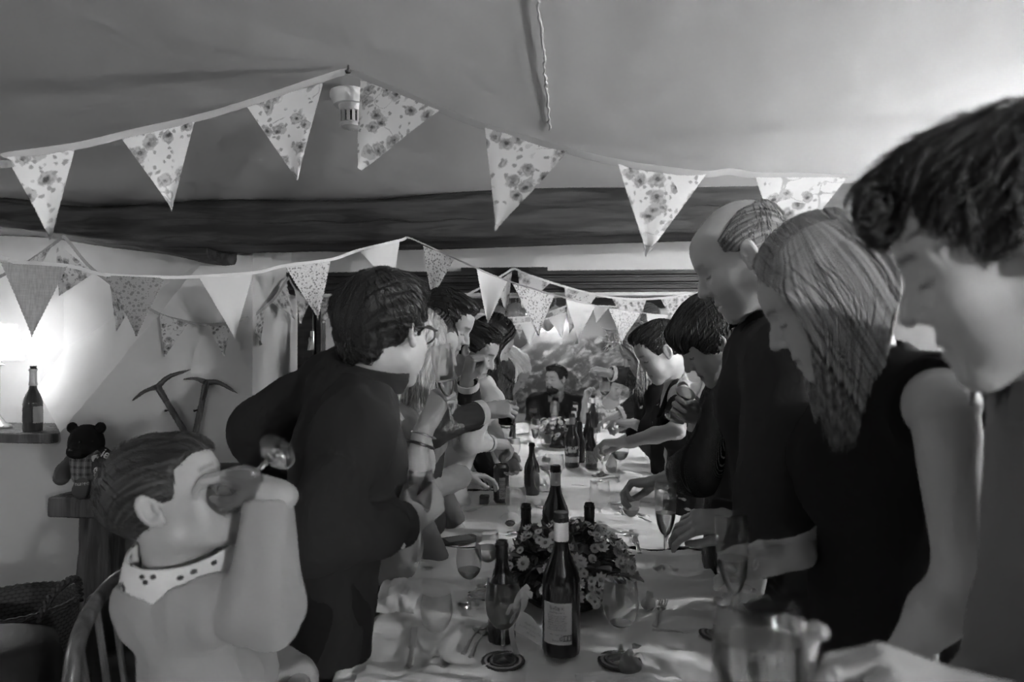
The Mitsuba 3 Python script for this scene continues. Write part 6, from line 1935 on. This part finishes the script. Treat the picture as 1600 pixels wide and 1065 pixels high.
# 12 the woman in black with long fair hair
t = person('woman in a black dress with long fair hair, a feathered hairpiece and a wide necklace', fem=1, head=P(1000, 548, 3.55), fwd=(-.85, -.15, -.5), tone=.38, scale=.96, res=.0065, neck=P(1026, 598, 3.6), pelvis=P(1056, 715, 3.65), facing=(-.9, -.2, 0), hand_res=.004,
           SL=P(1030, 622, 3.45), EL=P(1020, 672, 3.35), WL=P(985, 661, 3.40), handL=dict(x=V(-.95, .1, .05), z=V(.1, -.3, -.8), curl=GRIP, thumb=.6), SR=P(1012, 615, 3.7), ER=P(1005, 668, 3.75), WR=P(970, 690, 3.85),
           hair=dict(style='long', mat='hair_fair', n=0, fall=dict(n=240, to=P(1008, 628, 3.5)[2], r=.0045, front=.06)), wear=[dict(kind='dress', name='dress', mat='dress_black', th=.012, res=.011, neck='scoop', cuff=(.55, .55), hem=.4)])
q = SKINS[t]
part(t, 'necklace', tube(smooth_pts([q['NB'] - q['lat'] * .06 + q['upv'] * .02, q['NB'] + q['fac'] * .09 - q['lat'] * .05 - q['upv'] * .06, q['NB'] + q['fac'] * .115 - q['upv'] * .10, q['NB'] + q['fac'] * .09 + q['lat'] * .05 - q['upv'] * .06, q['NB'] + q['lat'] * .06 + q['upv'] * .02], 40), .012, 8, True, .5), 'garland_print')
fp = []
rs = np.random.RandomState(3)
for i in range(46):
    a = q['L'](-.02 + .04 * rs.rand(), .07 + .03 * rs.rand(), .085 + .04 * rs.rand())
    fp.append(smooth_pts([a, a + (rs.rand(3) - V(.6, .5, .4)) * .07, a + (rs.rand(3) - V(.75, .5, .45)) * .12], 15))
part(t, 'feather_hairpiece', locks(np.array(fp), np.full(46, .0035)), 'petal_white', True)
glass('coupe', PZ(963, 720, TZ) + V(-.015, -.42, .005), UPZ, 'wide coupe held by the woman in black, with a lemon slice', .5)

# 13 the girl with the short dark hair
t = person('girl with cropped dark hair in a cold shoulder black top and blossom print skirt', fem=1, head=P(1032, 548, 2.76), fwd=(-.84, -.12, -.48), tone=.40, scale=.96, res=.0042, neck=P(1058, 605, 2.84), pelvis=P(1090, 735, 2.9), facing=(-.95, 0, 0), torso_res=.009, hand_res=.0034,
           SL=P(1066, 625, 2.68), EL=P(1058, 672, 2.50), WL=P(975, 691, 2.62), SR=P(1052, 630, 2.98), ER=P(1050, 690, 3.0), WR=P(1048, 740, 2.9), handL=dict(x=V(-.97, .15, -.02), z=V(0, -.25, -.95), curl=PINCH, thumb=.5), arm=.95,
           hair=dict(style='short', mat='hair_black', n=500, len=.045, lift=.004, wob=.3, hairline=.004),
           wear=[dict(kind='top', name='top', mat='dress_black', th=.012, res=.0085, neck='strapless', cuff=(None, None), cutz=-.02), dict(kind='dress', name='skirt', mat='skirt_blossom', th=.014, res=.0095, neck='strapless', cuff=(None, None), hem=.4, flare=.09, fold=.012)])
q = SKINS[t]
for (a, e, w, sd) in q['arms']:
    S = SDF(); S.trunk(a + (e - a) * .25, a + (e - a) * .8, .062, .055, .070, .062, q['fac'], .01); S.field(folds(.008, 16, 3)); S.cone(a + (e - a) * .9, a + (e - a) * 1.3, .06, .07, k=.004, mode='s')
    part(t, 'sleeve', S.mesh(.007), 'dress_black', True)
    part(t, 'strap', tube(smooth_pts([q['CH'] + q['upv'] * .06 + q['fac'] * .09 + (a - q['NB']) * .45, a + q['upv'] * .055 - (a - q['NB']) * .45, q['CH'] + q['upv'] * .06 - q['fac'] * .09 + (a - q['NB']) * .45], 20), .010, 8, True, .3), 'dress_black')

# 14 the woman with the earrings
t = person('woman with short dark hair and drop earrings in a finely striped dress', fem=1, head=P(1112, 532, 2.02), fwd=(-.80, .02, -.58), tone=.42, scale=.97, res=.0038, neck=P(1146, 606, 2.06), pelvis=P(1178, 800, 2.12), facing=(-.97, -.1, 0), build=1.12, hand_res=.003,
           SL=P(1150, 645, 1.90), EL=P(1090, 735, 1.86), WL=P(1026, 752, 2.04), SR=P(1135, 640, 2.25), ER=P(1095, 690, 2.2), WR=P(1085, 648, 2.02),
           handL=dict(x=V(-.88, .28, -.12), z=V(-.30, -.15, -.94), curl=[(46, 42, 26), (48, 46, 28), (50, 50, 30), (52, 54, 32)], thumb=.75), handR=dict(x=V(-.75, -.5, .35), z=V(.3, -.8, -.3), curl=PINCH, thumb=.6),
           hair=dict(style='bob', mat='hair_brown', n=800, len=.05, lift=.004, wob=.25),
           wear=[dict(kind='dress', name='dress', mat='dress_striped', th=.014, loose=.016, res=.0065, fold=.008, freq=10, seed=7, neck='scoop', cuff=(-.85, .3), hem=.55, flare=.06)])
q = SKINS[t]
for sx in (-1, 1):
    e = q['L'](sx * .082, -.006, -.034)
    part(t, 'earring', cat(ico(e, .0035, 1), tube([e, e - Z_ * .018], .0008, 5), ico(e - Z_ * .021, (.004, .004, .006), 1)), 'steel')
part(t, 'necklace', tube(smooth_pts([q['NB'] - q['lat'] * .055 + q['upv'] * .02, q['NB'] + q['fac'] * .10 - q['upv'] * .06, q['NB'] + q['lat'] * .055 + q['upv'] * .02], 30), .0016, 6), 'steel')
glass('wine', P(986, 832, 2.48) * V(1, 1, 0) + V(0, 0, TZ), UPZ, 'wine glass on the cloth held by its rim from above', .35)
glass('wine', P(1054, 652, 1.93), (.45, .5, .75), 'tilted goblet against the striped dress', .3)

# 15 the balding man
W15 = P(1138, 812, 1.74)
t = person('tall balding man in a dark jumper with his head bowed, holding a flute', head=P(1160, 403, 1.54), fwd=(-.88, .14, -.46), tone=.46, scale=1.03, res=.0036, stubble=.35, neck=P(1215, 500, 1.62), pelvis=P(1262, 840, 1.66), facing=(-.96, -.1, 0), build=1.08, belly=1.12, brow=.5, hand_res=.003,
           SL=P(1228, 565, 1.46), EL=P(1215, 770, 1.36), WL=P(1180, 880, 1.45), SR=P(1190, 560, 1.80), ER=P(1180, 760, 1.80), WR=W15,
           handR=dict(x=V(-.90, -.10, -.05), z=V(-.25, .55, -.72), curl=[(30, 34, 20), (34, 38, 22), (38, 42, 24), (42, 46, 26)], thumb=.75),
           hair=dict(style='bald', mat='hair_grey', n=600, len=.025, lift=.002, wob=.3, r=.0011),
           wear=[dict(kind='top', name='jumper', mat='knit_dark', th=.018, loose=.020, res=.0062, fold=.007, freq=8, seed=2, cuff=(.9, .9), collar='shirt_black', hem=.06), dict(kind='trousers', mat='jeans', res=.012), dict(kind='shoes')])
glass('flute', P(1040, 888, 1.63), UPZ, 'flute held low over the table by the balding man', .42)

# 16 the blonde woman in the black dress
W16 = P(1222, 868, 1.20)
t = person('woman with long straight blonde hair in a sleeveless black dress looking down', fem=1, head=P(1292, 468, 1.16), fwd=(-.82, .22, -.46), tone=.38, scale=.98, res=.0039, neck=P(1360, 592, 1.17), pelvis=P(1390, 925, 1.22), facing=(-.92, .20, 0), build=1.0, torso_res=.008, arm_res=.0055, hand_res=.0028,
           SL=P(1472, 628, 1.02), EL=P(1508, 900, 1.00), WL=P(1400, 1040, 1.02), SR=P(1330, 660, 1.32), ER=P(1345, 840, 1.36), WR=W16, arm=1.12,
           handR=dict(x=V(-.88, -.02, -.16), z=V(-.10, -.90, -.20), curl=[(40, 48, 26), (44, 54, 30), (48, 58, 32), (52, 60, 34)], thumb=.55), handL=dict(x=V(-.8, .1, -.5), z=V(0, .2, -1), curl=RELAX),
           hair=dict(style='long', mat='hair_fair', n=0, fall=dict(n=1050, to=P(1300, 690, 1.1)[2], r=.0026, front=.060, back=-.095, gather=P(1315, 690, 1.09), pull=.62)),
           wear=[dict(kind='dress', name='dress', mat='dress_black', th=.010, res=.006, fold=.004, neck='crew', sleeve='none', hem=.45, flare=.03)])
q = SKINS[t]
glass('flute', P(1152, 1003, 1.12), (-.05, 0, 1), 'flute held round its bowl by the blonde woman', .45)
wc = W16 + unit(V(-.88, -.02, -.16)) * .11
part(t, 'ring', tube([P(1181, 880, 1.14) + .0095 * (V(0, 1, 0) * math.cos(a) + V(.3, 0, .95) * math.sin(a)) for a in np.linspace(0, 6.2832, 21)], .0014, 6, False), 'steel')

# 17 the man nearest the camera
t = person('man in a grey shirt at the right edge, nearest the camera, head bowed', head=P(1590, 384, .68), fwd=(-.84, .40, -.36), tone=.50, res=.0042, neck=P(1690, 560, .74), pelvis=V(.84, .80, .93), facing=(-.95, .05, 0), hand_res=.0034, stubble=.15,
           SL=V(.62, .56, 1.33), EL=V(.44, .50, .84), WL=P(1552, 1108, .61), SR=V(.65, .91, 1.33), ER=V(.53, .82, 1.0), WR=P(1222, 1206, .67),
           handL=dict(x=V(-.9, .10, .25), z=V(.1, .2, -.95), curl=PINCH, thumb=.5), handR=dict(x=V(-.06, .03, 1.0), z=V(-.05, -.95, .05), curl=[(20, 30, 24), (20, 32, 24), (22, 34, 26), (26, 38, 28)], thumb=.3, size=1.0, spread=.5),
           hair=dict(style='short', mat='hair_brown', n=1300, len=.07, lift=.020, wob=.9, r=.0016, hairline=.002, fringe=.010),
           wear=[dict(kind='top', name='shirt', mat='shirt_grey', th=.016, loose=.014, res=.009, fold=.007, collar='shirt_grey', cuff=(.8, .8), hem=.06), dict(kind='trousers', mat='jeans', res=.014), dict(kind='shoes')])
glass('goblet', P(1200, 1275, .58), (-.02, .12, .99), 'big out of focus goblet in the hand of the man nearest the camera', .72)
# ================================================================ seats and odds and ends at the left
t = thing('windsor_chair', 'wooden bow back chair on which the boy in the pale jumper sits', 'chair')
cx, cy, sz_ = -.60, 1.30, .455
part(t, 'seat', moved(lathe([(0, -.035), (.17, -.035), (.20, -.02), (.205, -.005), (.195, .002), (.10, -.006), (0, -.008)], 36), (cx, cy, sz_)), 'chair_wood')
bow = [V(-.775, cy - .185, sz_ - .01), V(-.80, cy - .195, .62), V(-.825, cy - .19, .78), V(-.843, cy - .15, .90), V(-.853, cy - .08, .955), V(-.857, cy, .972), V(-.853, cy + .08, .955), V(-.843, cy + .15, .90), V(-.825, cy + .19, .78), V(-.80, cy + .195, .62), V(-.775, cy + .185, sz_ - .01)]
part(t, 'bow', tube(smooth_pts(bow, 60), .0145, 10), 'chair_wood')
for i in range(7):
    y = cy - .135 + .045 * i; top_ = .962 - 1.9 * (y - cy) ** 2 * (1.6 if abs(y - cy) > .1 else 1)
    part(t, 'spindle', tube(smooth_pts([V(-.765, y * .8 + cy * .2, sz_ - .01), V(-.80, y, .64), V(-.85, y, top_)], 14), [.006] * 4 + [.0095] * 5 + [.006] * 5, 8), 'chair_wood')
for sx in (-1, 1):
    for sy in (-1, 1):
        part(t, 'leg', tube([V(cx + sx * .12, cy + sy * .12, sz_ - .03), V(cx + sx * .15, cy + sy * .15, .25), V(cx + sx * .18, cy + sy * .18, 0)], [.014, .019, .012], 10), 'chair_wood')
    part(t, 'stretcher', tube([V(cx + sx * .155, cy - .155, .2), V(cx + sx * .155, cy + .155, .2)], .010, 8), 'chair_wood')

grey('black_leather', .014, .45, .4)
t = thing('armchair', 'black upholstered armchair standing behind the boy against the axe wall', 'armchair')
ax0, ax1, ay = -1.52, -.98, 2.55
rb = lambda x0, x1, y0, y1, z0, z1, r: SDF().slab(((x0 + x1) / 2, (y0 + y1) / 2, (z0 + z1) / 2), ((x1 - x0) / 2, (y1 - y0) / 2, (z1 - z0) / 2), r=r).field(lambda p: .006 * (meshkit.noise(p * 9, 2) - .5)).mesh(.02)
part(t, 'back', rb(ax0, ax1, ay, ay + .14, .25, .97, .06), 'black_leather', True)
part(t, 'seat', rb(ax0 + .04, ax1 - .04, ay - .50, ay + .02, .22, .46, .05), 'black_leather', True)
for x in (ax0, ax1 - .09): part(t, 'arm', rb(x, x + .09, ay - .48, ay + .06, .25, .64, .04), 'black_leather', True)
for x in (ax0 + .05, ax1 - .05):
    for y in (ay - .44, ay + .08): part(t, 'leg', tube([V(x, y, 0), V(x, y, .26)], [.014, .022], 10), 'dark_timber')
t = thing('stool', 'low round dark leather stool in the bottom left corner before the basket', 'stool')
sc_ = V(-1.66, 1.86, 0)
part(t, 'cushion', moved(lathe([(0, .40), (.17, .40), (.20, .43), (.205, .50), (.19, .56), (.13, .582), (0, .588)], 40), sc_), 'black_leather', True)
for a in range(4): part(t, 'leg', tube([sc_ + V(.15 * math.cos(a * 1.571 + .7), .15 * math.sin(a * 1.571 + .7), .41), sc_ + V(.17 * math.cos(a * 1.571 + .7), .17 * math.sin(a * 1.571 + .7), 0)], [.018, .013], 10), 'dark_timber')
for k, (px_, Yk, w, lab) in enumerate(((146, 2.85, .10, 'dark carton with a striped white label on the floor by the wooden post'), (118, 2.62, .09, 'dark carton with a white label seen through the wooden chair back'))):
    c = P(px_, 1000, Yk); c[2] = 0
    t = thing('carton', lab, 'carton')
    hh = .24
    part(t, 'box', box(c[0] - w, c[0] + w, c[1] - .08, c[1] + .12, 0, hh, .004), 'foil_black', False)
    part(t, 'label', box(c[0] - w * .5, c[0] + w * .35, c[1] - .082, c[1] - .079, hh * .30, hh * .92), 'paper_white', False)
    for i in range(3): part(t, 'stripe', box(c[0] - w * .5, c[0] + w * .35, c[1] - .0835, c[1] - .0815, hh * (.34 + .06 * i), hh * (.36 + .06 * i)), 'paper_print', False)
